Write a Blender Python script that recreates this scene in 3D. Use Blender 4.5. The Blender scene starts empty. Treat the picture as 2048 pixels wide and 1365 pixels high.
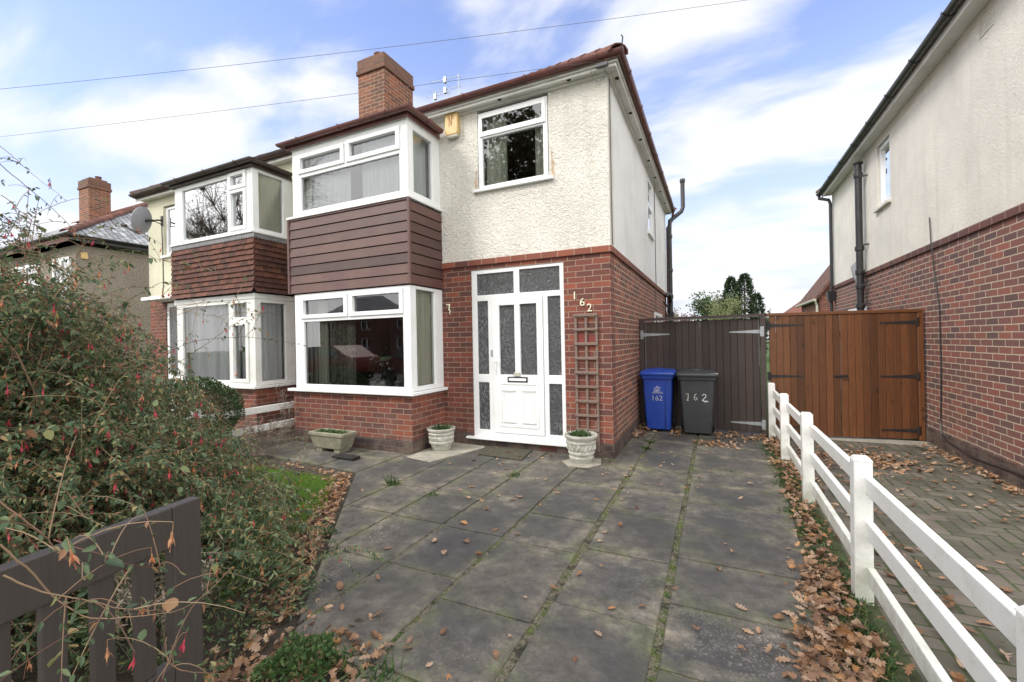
import bpy, bmesh, math, random
import numpy as np
from mathutils import Vector, Matrix
R = math.radians
random.seed(7); RNG = np.random.default_rng(7)
scene = bpy.context.scene
COL = scene.collection

# ------------------------------------------------------------------ camera
cam_d = bpy.data.cameras.new('camera'); cam = bpy.data.objects.new('camera', cam_d); COL.objects.link(cam)
cam.location = (1.204, -5.541, 1.503)
yaw, pitch, roll = R(25.13), R(-0.02), R(-1.10)
fwd = Vector((-math.sin(yaw), math.cos(yaw), 0)); right = Vector((math.cos(yaw), math.sin(yaw), 0)); up = Vector((0, 0, 1))
m = Matrix((right, up, -fwd)).transposed().to_4x4()
cam.matrix_world = Matrix.Translation(cam.location) @ m @ Matrix.Rotation(roll, 4, 'Z')
cam_d.sensor_width = 36; cam_d.lens = 870.4 / 2048 * 36
cam_d.clip_start = 0.05; cam_d.clip_end = 2000
scene.camera = cam

# ------------------------------------------------------------------ sky, sun, exposure
SUN_EL, SUN_AZ = R(42), R(222)          # azimuth measured from +y towards +x
w = bpy.data.worlds.new('World'); scene.world = w; w.use_nodes = True
nt = w.node_tree; nt.nodes.clear()
def N(t, tree=None, **k):
    n = (tree or nt).nodes.new(t)
    for a, b in k.items(): setattr(n, a, b)
    return n
out = N('ShaderNodeOutputWorld'); bg = N('ShaderNodeBackground'); bg.inputs[1].default_value = 0.14
sky = N('ShaderNodeTexSky', sky_type='NISHITA'); sky.sun_disc = False
sky.sun_elevation = SUN_EL; sky.sun_rotation = SUN_AZ; sky.air_density = 1.0; sky.dust_density = 0.6; sky.ozone_density = 3.5
tc = N('ShaderNodeTexCoord'); sep = N('ShaderNodeSeparateXYZ'); nt.links.new(tc.outputs['Generated'], sep.inputs[0])
def MA(op, a, b=None, c=None, tree=None, clamp=False):
    tree = tree or nt
    n = tree.nodes.new('ShaderNodeMath'); n.operation = op; n.use_clamp = clamp
    for i, v in enumerate((a, b, c)):
        if v is None: continue
        if isinstance(v, (int, float)): n.inputs[i].default_value = v
        else: tree.links.new(v, n.inputs[i])
    return n.outputs[0]
zp = MA('ADD', MA('MAXIMUM', sep.outputs[2], 0.0), 0.22)
cmb = N('ShaderNodeCombineXYZ')
nt.links.new(MA('DIVIDE', sep.outputs[0], zp), cmb.inputs[0]); nt.links.new(MA('DIVIDE', sep.outputs[1], zp), cmb.inputs[1])
n1 = N('ShaderNodeTexNoise'); n1.inputs['Scale'].default_value = 2.1; n1.inputs['Detail'].default_value = 9; n1.inputs['Roughness'].default_value = 0.52; n1.inputs['Distortion'].default_value = 0.35
mp = N('ShaderNodeMapping'); mp.inputs['Location'].default_value = (7.5, 8.8, 0); mp.inputs['Rotation'].default_value = (0, 0, 0.5); mp.inputs['Scale'].default_value = (0.75, 1.35, 1)
nt.links.new(cmb.outputs[0], mp.inputs[0]); nt.links.new(mp.outputs[0], n1.inputs['Vector'])
# cover grows towards the horizon, as real stratocumulus does in perspective
cover = MA('MULTIPLY', MA('POWER', MA('SUBTRACT', 1.0, MA('MAXIMUM', sep.outputs[2], 0.0)), 1.8), 0.16)
behind = MA('MULTIPLY', MA('MAXIMUM', MA('SUBTRACT', 0.42, MA('ADD', MA('MULTIPLY', sep.outputs[0], -0.42), MA('MULTIPLY', sep.outputs[1], 0.90))), 0.0), 0.75)   # unseen bright overcast added outside the view, fill for the side walls
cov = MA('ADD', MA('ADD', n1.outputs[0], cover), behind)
rmp = N('ShaderNodeValToRGB'); rmp.color_ramp.elements[0].position = 0.455; rmp.color_ramp.elements[1].position = 0.70
rmp.color_ramp.interpolation = 'EASE'
nt.links.new(cov, rmp.inputs[0])
mx = N('ShaderNodeMix', data_type='RGBA'); nt.links.new(rmp.outputs[0], mx.inputs[0])
tint = N('ShaderNodeMix', data_type='RGBA', blend_type='MULTIPLY'); tint.inputs[0].default_value = 1.0
nt.links.new(sky.outputs[0], tint.inputs[6]); tint.inputs[7].default_value = (1.42, 1.28, 1.45, 1)
hz = N('ShaderNodeMix', data_type='RGBA'); nt.links.new(MA('MULTIPLY', MA('POWER', MA('SUBTRACT', 1.0, MA('MAXIMUM', sep.outputs[2], 0.0)), 2.7), 1.25, clamp=True), hz.inputs[0])
nt.links.new(tint.outputs[2], hz.inputs[6]); hz.inputs[7].default_value = (3.6, 3.85, 4.45, 1)
nt.links.new(hz.outputs[2], mx.inputs[6])
cb = N('ShaderNodeMix', data_type='RGBA'); nt.links.new(MA('MULTIPLY', behind, 3.0, clamp=True), cb.inputs[0]); cb.inputs[6].default_value = (4.7, 4.75, 4.9, 1); cb.inputs[7].default_value = (11.0, 10.8, 10.5, 1)  # cloud outside the view set far brighter, as added fill light
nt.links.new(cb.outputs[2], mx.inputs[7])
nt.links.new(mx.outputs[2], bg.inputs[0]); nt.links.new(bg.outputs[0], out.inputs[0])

sl = bpy.data.lights.new('sun', 'SUN'); sl.energy = 1.55; sl.angle = R(16); sl.color = (1.0, 0.96, 0.90)
so = bpy.data.objects.new('sun', sl); COL.objects.link(so)
sdir = Vector((math.sin(SUN_AZ) * math.cos(SUN_EL), math.cos(SUN_AZ) * math.cos(SUN_EL), math.sin(SUN_EL)))
so.rotation_euler = sdir.to_track_quat('Z', 'Y').to_euler(); so.location = (0, -10, 20)
vs = scene.view_settings; vs.view_transform = 'Standard'; vs.look = 'None'; vs.exposure = 0.70; vs.gamma = 1.0; vs.use_curve_mapping = False
scene.render.engine = 'CYCLES'

# ------------------------------------------------------------------ mesh helpers
class MB:
    def __init__(s): s.v = []; s.f = []
    def add(s, vs_, fs):
        o = len(s.v); s.v += [tuple(map(float, p)) for p in vs_]; s.f += [tuple(i + o for i in f) for f in fs]; return s
    def box(s, x0, x1, y0, y1, z0, z1):
        return s.add([(x0,y0,z0),(x1,y0,z0),(x1,y1,z0),(x0,y1,z0),(x0,y0,z1),(x1,y0,z1),(x1,y1,z1),(x0,y1,z1)],
                     [(0,3,2,1),(4,5,6,7),(0,1,5,4),(1,2,6,5),(2,3,7,6),(3,0,4,7)])
    def hexa(s, a, b):   # two quads (4 points each) joined
        return s.add(list(a) + list(b), [(0,3,2,1),(4,5,6,7),(0,1,5,4),(1,2,6,5),(2,3,7,6),(3,0,4,7)])
    def bar(s, p, q, wx, wz, upv=(0,0,1)):   # box between two points
        p = Vector(p); q = Vector(q); d = (q - p).normalized(); u = Vector(upv)
        sd = d.cross(u).normalized() * wx / 2; u2 = sd.cross(d).normalized() * wz / 2
        a = [p - sd - u2, p + sd - u2, p + sd + u2, p - sd + u2]; b = [v + (q - p) for v in a]
        return s.hexa(a, b)
    def prism(s, poly, z0, z1, f=lambda u, v, w_: (u, v, w_)):
        n = len(poly)
        return s.add([f(x, y, z0) for x, y in poly] + [f(x, y, z1) for x, y in poly],
                     [tuple(range(n))[::-1], tuple(range(n, 2*n))] + [(i, (i+1) % n, n + (i+1) % n, n + i) for i in range(n)])
    def tube(s, pts, r, n=8, cap=True):
        pts = [Vector(p) for p in pts]; rs = r if isinstance(r, (list, tuple)) else [r] * len(pts)
        o = len(s.v); ref = None
        for i, p in enumerate(pts):
            d = (pts[min(i+1, len(pts)-1)] - pts[max(i-1, 0)])
            d = d.normalized() if d.length > 1e-9 else Vector((0,0,1))
            if ref is None: ref = Vector((0,0,1)) if abs(d.z) < .9 else Vector((1,0,0))
            a = d.cross(ref).normalized(); b = a.cross(d).normalized(); ref = b
            for k in range(n):
                t = 2*math.pi*k/n; s.v.append(tuple(p + a*math.cos(t)*rs[i] + b*math.sin(t)*rs[i]))
        for i in range(len(pts)-1):
            for k in range(n): s.f.append((o+i*n+k, o+i*n+(k+1) % n, o+(i+1)*n+(k+1) % n, o+(i+1)*n+k))
        if cap:
            s.f.append(tuple(o+k for k in range(n))[::-1]); s.f.append(tuple(o+(len(pts)-1)*n+k for k in range(n)))
        return s
    def lathe(s, prof, c, n=32):
        o = len(s.v)
        for r_, z in prof:
            for k in range(n):
                t = 2*math.pi*k/n; s.v.append((c[0]+r_*math.cos(t), c[1]+r_*math.sin(t), c[2]+z))
        for i in range(len(prof)-1):
            for k in range(n): s.f.append((o+i*n+k, o+i*n+(k+1) % n, o+(i+1)*n+(k+1) % n, o+(i+1)*n+k))
        s.f.append(tuple(o+k for k in range(n))[::-1]); s.f.append(tuple(o+(len(prof)-1)*n+k for k in range(n)))
        return s
    def panel(s, rect, holes, w0, w1, ax='y'):
        """closed slab in plane 'y' (u=x, v=z, w=y) or 'x' (u=y, v=z, w=x) with rectangular holes"""
        F = (lambda u, v, ww: (u, ww, v)) if ax == 'y' else (lambda u, v, ww: (ww, u, v))
        us = sorted({rect[0], rect[1]} | {h for H in holes for h in H[:2] if rect[0] < h < rect[1]})
        vv = sorted({rect[2], rect[3]} | {h for H in holes for h in H[2:] if rect[2] < h < rect[3]})
        def solid(i, j):
            if i < 0 or j < 0 or i >= len(us)-1 or j >= len(vv)-1: return False
            cu, cv = (us[i]+us[i+1])/2, (vv[j]+vv[j+1])/2
            return not any(H[0] < cu < H[1] and H[2] < cv < H[3] for H in holes)
        idx = {}
        def V(i, j, k):
            if (i, j, k) not in idx: idx[(i, j, k)] = len(s.v); s.v.append(F(us[i], vv[j], (w0, w1)[k]))
            return idx[(i, j, k)]
        for i in range(len(us)-1):
            for j in range(len(vv)-1):
                if not solid(i, j): continue
                s.f.append((V(i,j,0), V(i+1,j,0), V(i+1,j+1,0), V(i,j+1,0))); s.f.append((V(i,j,1), V(i,j+1,1), V(i+1,j+1,1), V(i+1,j,1)))
                if not solid(i-1, j): s.f.append((V(i,j,0), V(i,j+1,0), V(i,j+1,1), V(i,j,1)))
                if not solid(i+1, j): s.f.append((V(i+1,j,0), V(i+1,j,1), V(i+1,j+1,1), V(i+1,j+1,0)))
                if not solid(i, j-1): s.f.append((V(i,j,0), V(i,j,1), V(i+1,j,1), V(i+1,j,0)))
                if not solid(i, j+1): s.f.append((V(i,j+1,0), V(i+1,j+1,0), V(i+1,j+1,1), V(i,j+1,1)))
        return s
OFF = {}
def tag(o, label=None, cat=None, group=None, kind=None):
    if label: o['label'] = label
    if cat: o['category'] = cat
    if group: o['group'] = group
    if kind: o['kind'] = kind
    return o
def link(o, parent=None):
    COL.objects.link(o)
    if parent is not None: o.parent = parent; OFF[o.name] = OFF[parent.name]
    elif o.name not in OFF: OFF[o.name] = Vector((0,0,0))
    return o
def empty(name, loc, label, cat, group=None):
    o = bpy.data.objects.new(name, None); o.location = loc; o.empty_display_size = .2
    COL.objects.link(o); OFF[o.name] = Vector(loc); return tag(o, label, cat, group)
SPLIT = {'stile','side_frame','render_wall','brick_wall','rear_wall','flank_wall','other_walls','upright_slat','cross_slat','trough_foot','sill','back_rail','bay_fascia','room_wall','corner_trim','plate','downpipe_part'}
SPLIT.add('chipped_render_edge')
def islands(mb):
    par = list(range(len(mb.v)))
    def find(a):
        while par[a] != a: par[a] = par[par[a]]; a = par[a]
        return a
    for f in mb.f:
        for i in f[1:]: par[find(i)] = find(f[0])
    groups = {}
    for f in mb.f: groups.setdefault(find(f[0]), []).append(f)
    out = []
    for fs in groups.values():
        idx = sorted({i for f in fs for i in f}); mp_ = {a: b for b, a in enumerate(idx)}; q = MB(); q.v = [mb.v[i] for i in idx]; q.f = [tuple(mp_[i] for i in f) for f in fs]; out.append(q)
    return out
def build(mb, name, mat, parent=None, *a, **k):
    if name in SPLIT:
        return [build1(q, name, mat, parent, *a, **k) for q in islands(mb)][0]
    return build1(mb, name, mat, parent, *a, **k)
def build1(mb, name, mat, parent=None, bev=0, smooth=False, recalc=True, seg=1, origin=None):
    off = OFF[parent.name] if parent is not None else (Vector(origin) if origin else Vector((0,0,0)))
    me = bpy.data.meshes.new(name); me.from_pydata(mb.v, [], mb.f); me.validate()
    if recalc:
        bm = bmesh.new(); bm.from_mesh(me); bmesh.ops.recalc_face_normals(bm, faces=bm.faces); bm.to_mesh(me); bm.free()
    uv = me.uv_layers.new(name='UVMap')
    nl = len(me.loops); co = np.empty(len(me.vertices)*3); me.vertices.foreach_get('co', co); co = co.reshape(-1, 3)
    vi = np.empty(nl, dtype=np.int64); me.loops.foreach_get('vertex_index', vi)
    nrm = np.empty(len(me.polygons)*3); me.polygons.foreach_get('normal', nrm); nrm = np.abs(nrm.reshape(-1, 3))
    tot = np.empty(len(me.polygons), dtype=np.int64); me.polygons.foreach_get('loop_total', tot)
    ax = np.repeat(np.argmax(nrm + np.array([[0, 1e-4, 0]]), axis=1), tot); c = co[vi]
    u = np.where(ax == 0, c[:, 1], c[:, 0]); v = np.where(ax == 2, c[:, 1], c[:, 2])
    uv.data.foreach_set('uv', np.stack([u, v], 1).ravel())
    if off.length: me.transform(Matrix.Translation(-off))
    if smooth:
        me.shade_smooth(); me.set_sharp_from_angle(angle=R(40))
    me.materials.append(mat)
    o = bpy.data.objects.new(name, me)
    if parent is None: o.location = off; OFF[o.name] = off
    link(o, parent)
    if parent is None: OFF[o.name] = off
    if bev:
        b = o.modifiers.new('bevel', 'BEVEL'); b.width = bev; b.segments = seg; b.limit_method = 'ANGLE'; b.angle_limit = R(35)
    return o
def text_mb(txt, size, depth, M):
    c = bpy.data.curves.new('t', 'FONT'); c.body = txt; c.size = size; c.extrude = depth/2; c.resolution_u = 4
    o = bpy.data.objects.new('t', c); me = bpy.data.meshes.new_from_object(o); me.transform(M)
    mb = MB().add([v.co[:] for v in me.vertices], [tuple(p.vertices) for p in me.polygons])
    bpy.data.objects.remove(o); bpy.data.meshes.remove(me); return mb
FRONT = lambda x, y, z: Matrix.Translation((x, y, z)) @ Matrix.Rotation(R(90), 4, 'X')

# ------------------------------------------------------------------ materials
def newmat(name):
    mt = bpy.data.materials.new(name); mt.use_nodes = True; t = mt.node_tree; t.nodes.clear()
    o = t.nodes.new('ShaderNodeOutputMaterial'); p = t.nodes.new('ShaderNodeBsdfPrincipled'); t.links.new(p.outputs[0], o.inputs[0])
    return mt, t, p
def ramp(t, src, stops, interp='LINEAR'):
    r = t.nodes.new('ShaderNodeValToRGB'); r.color_ramp.interpolation = interp; e = r.color_ramp.elements
    while len(e) < len(stops): e.new(0.5)
    for el, (p, c) in zip(e, stops): el.position = p; el.color = (*c, 1) if len(c) == 3 else c
    t.links.new(src, r.inputs[0]); return r.outputs[0]
def noise(t, vec, scale, detail=4, rough=.55, dist=0, mapping=None):
    if mapping:
        mpn = t.nodes.new('ShaderNodeMapping'); mpn.inputs['Scale'].default_value = mapping; t.links.new(vec, mpn.inputs[0]); vec = mpn.outputs[0]
    n = t.nodes.new('ShaderNodeTexNoise'); n.inputs['Scale'].default_value = scale; n.inputs['Detail'].default_value = detail
    n.inputs['Roughness'].default_value = rough; n.inputs['Distortion'].default_value = dist; t.links.new(vec, n.inputs['Vector']); return n.outputs[0]
def bump(t, p, h, strength, dist, normal=None):
    b = t.nodes.new('ShaderNodeBump'); b.inputs['Strength'].default_value = strength; b.inputs['Distance'].default_value = dist
    t.links.new(h, b.inputs['Height'])
    if normal: t.links.new(normal, b.inputs['Normal'])
    t.links.new(b.outputs[0], p.inputs['Normal']); return b.outputs[0]
def coords(t, kind='Object'):
    c = t.nodes.new('ShaderNodeTexCoord'); return c.outputs[kind]
def mixc(t, fac, a, b, blend='MIX'):
    n = t.nodes.new('ShaderNodeMix'); n.data_type = 'RGBA'; n.blend_type = blend
    for i, v in ((0, fac), (6, a), (7, b)):
        if isinstance(v, (int, float)): n.inputs[i].default_value = v
        elif isinstance(v, tuple): n.inputs[i].default_value = (*v, 1) if len(v) == 3 else v
        else: t.links.new(v, n.inputs[i])
    return n.outputs[2]
def plain(name, c, rough=.5, var=.12, scale=4, bstr=0, bscale=60, bdist=.002, metal=0, mapping=None, spec=None, dirt=None, dirt_amt=.5):
    mt, t, p = newmat(name); co = coords(t)
    d = tuple(max(0, x*(1-var)) for x in c); l = tuple(min(1, x*(1+var)) for x in c)
    col = ramp(t, noise(t, co, scale, 5, .6, mapping=mapping), [(.3, d), (.7, l)])
    if dirt:
        k = ramp(t, noise(t, co, scale*.6, 7, .65, .4), [(.5, (0,0,0)), (.75, (dirt_amt,)*3)])
        col = mixc(t, k, col, dirt)
    t.links.new(col, p.inputs['Base Color']); p.inputs['Roughness'].default_value = rough; p.inputs['Metallic'].default_value = metal
    if spec is not None: p.inputs['Specular IOR Level'].default_value = spec
    if bstr: bump(t, p, noise(t, co, bscale, 4, .6, mapping=mapping), bstr, bdist)
    return mt
def brick(name, stops, mortar, bw=.225, bh=.075, ms=.005, bdist=.006, grime=.35, wob=.004, loc=(0,0,0), rough=.85, dark=(.06,.04,.035)):
    mt, t, p = newmat(name); uv = coords(t, 'UV')
    nz = t.nodes.new('ShaderNodeTexNoise'); nz.inputs['Scale'].default_value = 9; nz.inputs['Detail'].default_value = 3; t.links.new(uv, nz.inputs['Vector'])
    vm = t.nodes.new('ShaderNodeVectorMath'); vm.operation = 'MULTIPLY_ADD'; t.links.new(nz.outputs[1], vm.inputs[0]); vm.inputs[1].default_value = (wob*2,)*3; vm.inputs[2].default_value = (-wob+loc[0], -wob+loc[1], 0)
    ad = t.nodes.new('ShaderNodeVectorMath'); ad.operation = 'ADD'; t.links.new(uv, ad.inputs[0]); t.links.new(vm.outputs[0], ad.inputs[1])
    b = t.nodes.new('ShaderNodeTexBrick'); b.inputs['Scale'].default_value = 1; b.inputs['Brick Width'].default_value = bw; b.inputs['Row Height'].default_value = bh
    b.inputs['Mortar Size'].default_value = ms; b.inputs['Mortar Smooth'].default_value = .1; b.inputs['Bias'].default_value = 0
    b.inputs['Color1'].default_value = (0,0,0,1); b.inputs['Color2'].default_value = (1,1,1,1); b.inputs['Mortar'].default_value = (0,0,0,1)
    t.links.new(ad.outputs[0], b.inputs['Vector'])
    col = ramp(t, b.outputs[0], stops)
    fine = noise(t, uv, 70, 4, .7); blot = noise(t, uv, 1.6, 5, .65)
    col = mixc(t, 1.0, col, ramp(t, fine, [(.25, (.72,)*3), (.7, (1.15,)*3)]), 'MULTIPLY')
    col = mixc(t, ramp(t, blot, [(.42, (0,0,0)), (.72, (grime,)*3)]), col, dark)
    sp_ = t.nodes.new('ShaderNodeSeparateXYZ'); t.links.new(uv, sp_.inputs[0])
    low = MA('MULTIPLY', MA('SUBTRACT', 1.0, MA('MULTIPLY', sp_.outputs[1], 1.6, tree=t), tree=t, clamp=True), ramp(t, noise(t, uv, 3.5, 6, .7), [(.45,(0,0,0)),(.62,(.75,)*3)]), tree=t)
    col = mixc(t, low, col, (.20,.155,.12))   # salts and splash dirt on the bottom courses
    mcol = mixc(t, 1.0, mortar, ramp(t, noise(t, uv, 25, 4), [(.3, (.75,)*3), (.7, (1.15,)*3)]), 'MULTIPLY')
    col = mixc(t, b.outputs[1], col, mcol)
    t.links.new(col, p.inputs['Base Color']); p.inputs['Roughness'].default_value = rough
    inv = MA('SUBTRACT', 1.0, b.outputs[1], tree=t); h = MA('ADD', inv, MA('MULTIPLY', fine, .35, tree=t), tree=t)
    bump(t, p, h, .9, bdist); return mt
def roughcast(name, c, s=1.0, dist=.012, c2=None, speck=None, stretch=None):
    mt, t, p = newmat(name); uv = coords(t)
    a = noise(t, uv, 26*s, 5, .62, 1.2, mapping=stretch); b = noise(t, uv, 75*s, 3, .6)
    l = noise(t, uv, 1.3, 6, .6)
    col = ramp(t, l, [(.3, c2 or tuple(x*.86 for x in c)), (.6, c), (.8, tuple(min(1, x*1.06) for x in c))])
    cav_shade = ramp(t, a, [(.30, (.76, .71, .62)), (.42, (1, 1, 1))])  # shade in the hollows of the render, put into the colour
    col = mixc(t, .8, col, cav_shade, 'MULTIPLY')
    if speck:
        v = t.nodes.new('ShaderNodeTexVoronoi'); v.inputs['Scale'].default_value = speck[1]; t.links.new(uv, v.inputs['Vector'])
        col = mixc(t, ramp(t, v.outputs['Color'], speck[2]), col, speck[0])
    streak = noise(t, uv, 5, 5, .6, mapping=(1.6, 1.6, .12))
    col = mixc(t, ramp(t, streak, [(.52, (0,0,0)), (.8, (.30,)*3)]), col, (c[0]*.55, c[1]*.52, c[2]*.48))
    t.links.new(col, p.inputs['Base Color']); p.inputs['Roughness'].default_value = .9
    h = MA('ADD', a, MA('MULTIPLY', b, .3, tree=t), tree=t)
    bump(t, p, h, 1.0, dist); return mt
def wood(name, c, grain=(14,14,.9), var=.35, rough=.6, knots=True, bd=.0015, cool=None):
    mt, t, p = newmat(name); co = coords(t)
    g = noise(t, co, 6, 7, .65, .6, mapping=grain); l = noise(t, co, 2.2, 4)
    col = ramp(t, g, [(.28, tuple(x*(1-var) for x in c)), (.72, tuple(x*(1+var*.6) for x in c))])
    if cool: col = mixc(t, ramp(t, l, [(.4, (0,0,0)), (.7, (.6,)*3)]), col, cool)
    if knots:
        v = t.nodes.new('ShaderNodeTexVoronoi'); v.inputs['Scale'].default_value = 3.2
        mpn = t.nodes.new('ShaderNodeMapping'); mpn.inputs['Scale'].default_value = (1.3, 1.3, .8); t.links.new(co, mpn.inputs[0]); t.links.new(mpn.outputs[0], v.inputs['Vector'])
        col = mixc(t, ramp(t, v.outputs['Distance'], [(.06, (.85,)*3), (.14, (0,0,0))]), col, tuple(x*.35 for x in c))
    # island to island difference
    gi = t.nodes.new('ShaderNodeNewGeometry')
    col = mixc(t, 1.0, col, ramp(t, gi.outputs['Random Per Island'], [(0, (.66,)*3), (1, (1.25,)*3)]), 'MULTIPLY')
    t.links.new(col, p.inputs['Base Color']); p.inputs['Roughness'].default_value = rough; bump(t, p, g, .5, bd); return mt
def island(name, stops, rough=.6, trans=0, obj=False, nscale=0, spec=.3, interp='LINEAR', bs=0, back=None):
    mt, t, p = newmat(name); gi = t.nodes.new('ShaderNodeNewGeometry'); src = gi.outputs['Random Per Island']
    if obj:
        oi = t.nodes.new('ShaderNodeObjectInfo'); src = MA('FRACT', MA('ADD', src, MA('MULTIPLY', oi.outputs['Random'], 7.3, tree=t), tree=t), tree=t)
    col = ramp(t, src, stops, interp)
    if nscale: col = mixc(t, 1.0, col, ramp(t, noise(t, coords(t), nscale, 4), [(.3, (.7,)*3), (.7, (1.2,)*3)]), 'MULTIPLY')
    t.links.new(col, p.inputs['Base Color']); p.inputs['Roughness'].default_value = rough; p.inputs['Specular IOR Level'].default_value = spec
    if bs: bump(t, p, noise(t, coords(t), bs, 3), .6, .002)
    if trans:
        tr = t.nodes.new('ShaderNodeBsdfTranslucent'); t.links.new(col, tr.inputs[0]); ms = t.nodes.new('ShaderNodeMixShader'); ms.inputs[0].default_value = trans
        t.links.new(p.outputs[0], ms.inputs[1]); t.links.new(tr.outputs[0], ms.inputs[2]); o = [n for n in t.nodes if n.type == 'OUTPUT_MATERIAL'][0]; t.links.new(ms.outputs[0], o.inputs[0])
    return mt
def glass(name, refl=1.9, base=.035, wav=.0006, tintc=(.86,.9,.9)):
    mt = bpy.data.materials.new(name); mt.use_nodes = True; t = mt.node_tree; t.nodes.clear()
    o = t.nodes.new('ShaderNodeOutputMaterial'); fr = t.nodes.new('ShaderNodeFresnel'); fr.inputs[0].default_value = 1.5
    g = t.nodes.new('ShaderNodeBsdfGlossy'); g.inputs['Roughness'].default_value = 0.0; g.inputs[0].default_value = (.95,.97,1,1)
    tr = t.nodes.new('ShaderNodeBsdfTransparent'); tr.inputs[0].default_value = (*tintc, 1)
    ms = t.nodes.new('ShaderNodeMixShader'); f = MA('ADD', MA('MULTIPLY', fr.outputs[0], refl, tree=t), base, tree=t, clamp=True)
    t.links.new(f, ms.inputs[0]); t.links.new(tr.outputs[0], ms.inputs[1]); t.links.new(g.outputs[0], ms.inputs[2]); t.links.new(ms.outputs[0], o.inputs[0])
    b = t.nodes.new('ShaderNodeBump'); b.inputs['Distance'].default_value = wav; b.inputs['Strength'].default_value = .4
    t.links.new(noise(t, coords(t), 2.5, 2), b.inputs['Height']); t.links.new(b.outputs[0], g.inputs['Normal']); t.links.new(b.outputs[0], fr.inputs['Normal'])
    return mt
def obscure(name):
    """wrinkled obscured glazing: dark room behind, a wavy reflecting face"""
    mt, t, p = newmat(name); co = coords(t); p.inputs['Base Color'].default_value = (.016, .017, .019, 1); p.inputs['Roughness'].default_value = .5
    a = noise(t, co, 11, 3, .6, 3.2); b = t.nodes.new('ShaderNodeBump'); b.inputs['Strength'].default_value = 1.0; b.inputs['Distance'].default_value = .035; t.links.new(a, b.inputs['Height'])
    g = t.nodes.new('ShaderNodeBsdfGlossy'); g.inputs['Roughness'].default_value = .04; g.inputs[0].default_value = (.95,.97,1,1); t.links.new(b.outputs[0], g.inputs['Normal'])
    fr = t.nodes.new('ShaderNodeFresnel'); fr.inputs[0].default_value = 1.5; t.links.new(b.outputs[0], fr.inputs['Normal'])
    ms = t.nodes.new('ShaderNodeMixShader'); t.links.new(MA('ADD', MA('MULTIPLY', fr.outputs[0], 1.25, tree=t), .0, tree=t, clamp=True), ms.inputs[0])
    t.links.new(p.outputs[0], ms.inputs[1]); t.links.new(g.outputs[0], ms.inputs[2]); o = [n for n in t.nodes if n.type == 'OUTPUT_MATERIAL'][0]; t.links.new(ms.outputs[0], o.inputs[0]); return mt

M = {}
M['upvc'] = plain('white_plastic', (.80,.81,.82), .32, .03, 3, dirt=(.5,.49,.44), dirt_amt=.25)
M['upvc_old'] = plain('white_painted_wood', (.76,.76,.74), .45, .05, 3, dirt=(.42,.40,.33), dirt_amt=.4)
M['fence_white'] = plain('white_fence_plastic', (.80,.80,.78), .45, .05, 5, dirt=(.42,.43,.30), dirt_amt=.5)
M['brickA'] = brick('red_brick_front', [(0,(.105,.042,.036)),(.22,(.140,.046,.036)),(.5,(.175,.052,.038)),(.8,(.22,.062,.040)),(1,(.28,.078,.043))], (.33,.235,.175), ms=.0052)
M['brickS'] = brick('red_brick_flank', [(0,(.09,.045,.042)),(.3,(.16,.06,.05)),(.6,(.22,.075,.052)),(1,(.33,.11,.06))], (.50,.38,.28), bw=.169, ms=.0062)
M['brickD'] = brick('plum_brick', [(0,(.115,.068,.066)),(.3,(.165,.078,.072)),(.65,(.215,.086,.074)),(1,(.28,.100,.072))], (.50,.42,.32), bw=.225, ms=.0060, grime=.4, dark=(.13,.095,.07))
M['plinth'] = brick('dark_plinth_brick', [(0,(.045,.032,.032)),(1,(.10,.058,.048))], (.13,.10,.085))
M['band'] = brick('brick_string_course', [(0,(.13,.05,.04)),(1,(.28,.085,.05))], (.36,.26,.2), bw=.23, bh=.09)
M['chim'] = brick('chimney_brick', [(0,(.11,.045,.032)),(.5,(.19,.066,.040)),(1,(.28,.095,.050))], (.40,.30,.20), grime=.6, dark=(.10,.07,.045))
M['chimcap'] = brick('weathered_chimney_brick', [(0,(.11,.055,.04)),(1,(.19,.075,.048))], (.17,.13,.09), grime=.6, dark=(.09,.085,.05))
M['rcA'] = roughcast('cream_roughcast', (.83,.80,.735), .85, .040, stretch=(1,1.7,1))
M['rcS'] = roughcast('white_roughcast', (.87,.87,.87), 1.6, .018, speck=((.33,.31,.29), 120, [(.0,(.45,)*3),(.10,(0,0,0))]))
M['rcB'] = roughcast('pale_yellow_render', (.64,.62,.48), 2.2, .005)
M['rcC'] = roughcast('brown_pebbledash', (.33,.29,.235), 2.2, .010, speck=((.12,.10,.085), 70, [(.35,(.6,)*3),(.6,(0,0,0))]))
M['rcD'] = roughcast('ivory_roughcast', (.88,.84,.76), 1.5, .018)
M['maroon'] = plain('maroon_gutter_plastic', (.135,.052,.047), .38, .25, 5, dirt=(.09,.06,.045), dirt_amt=.5)
M['darkgut'] = plain('dark_brown_gutter', (.050,.032,.028), .4, .3, 5, dirt=(.1,.09,.08), dirt_amt=.5)
M['black'] = plain('black_pipe_paint', (.028,.027,.030), .38, .3, 8, dirt=(.10,.095,.09), dirt_amt=.4, bstr=.3, bscale=40)
M['soffit'] = plain('white_soffit_paint', (.70,.69,.66), .5, .06, 3, dirt=(.34,.31,.26), dirt_amt=.55)
M['hole'] = plain('dark_vent', (.012,.010,.009), .8, .1)
M['clad'] = wood('brown_shiplap', (.092,.043,.041), grain=(1.1,1.1,16), var=.3, rough=.5, knots=False, cool=(.125,.072,.048))
M['tile_hung'] = island('brown_red_wall_tile', [(0,(.070,.034,.028)),(.5,(.105,.045,.034)),(1,(.15,.060,.040))], .8, nscale=14, bs=60)
M['lead'] = plain('grey_lead', (.20,.20,.21), .55, .25, 6)
M['rooftile'] = brick('brown_roof_tile', [(0,(.09,.05,.038)),(1,(.20,.09,.06))], (.03,.02,.02), bw=.17, bh=.1, ms=.006, bdist=.02)
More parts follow.
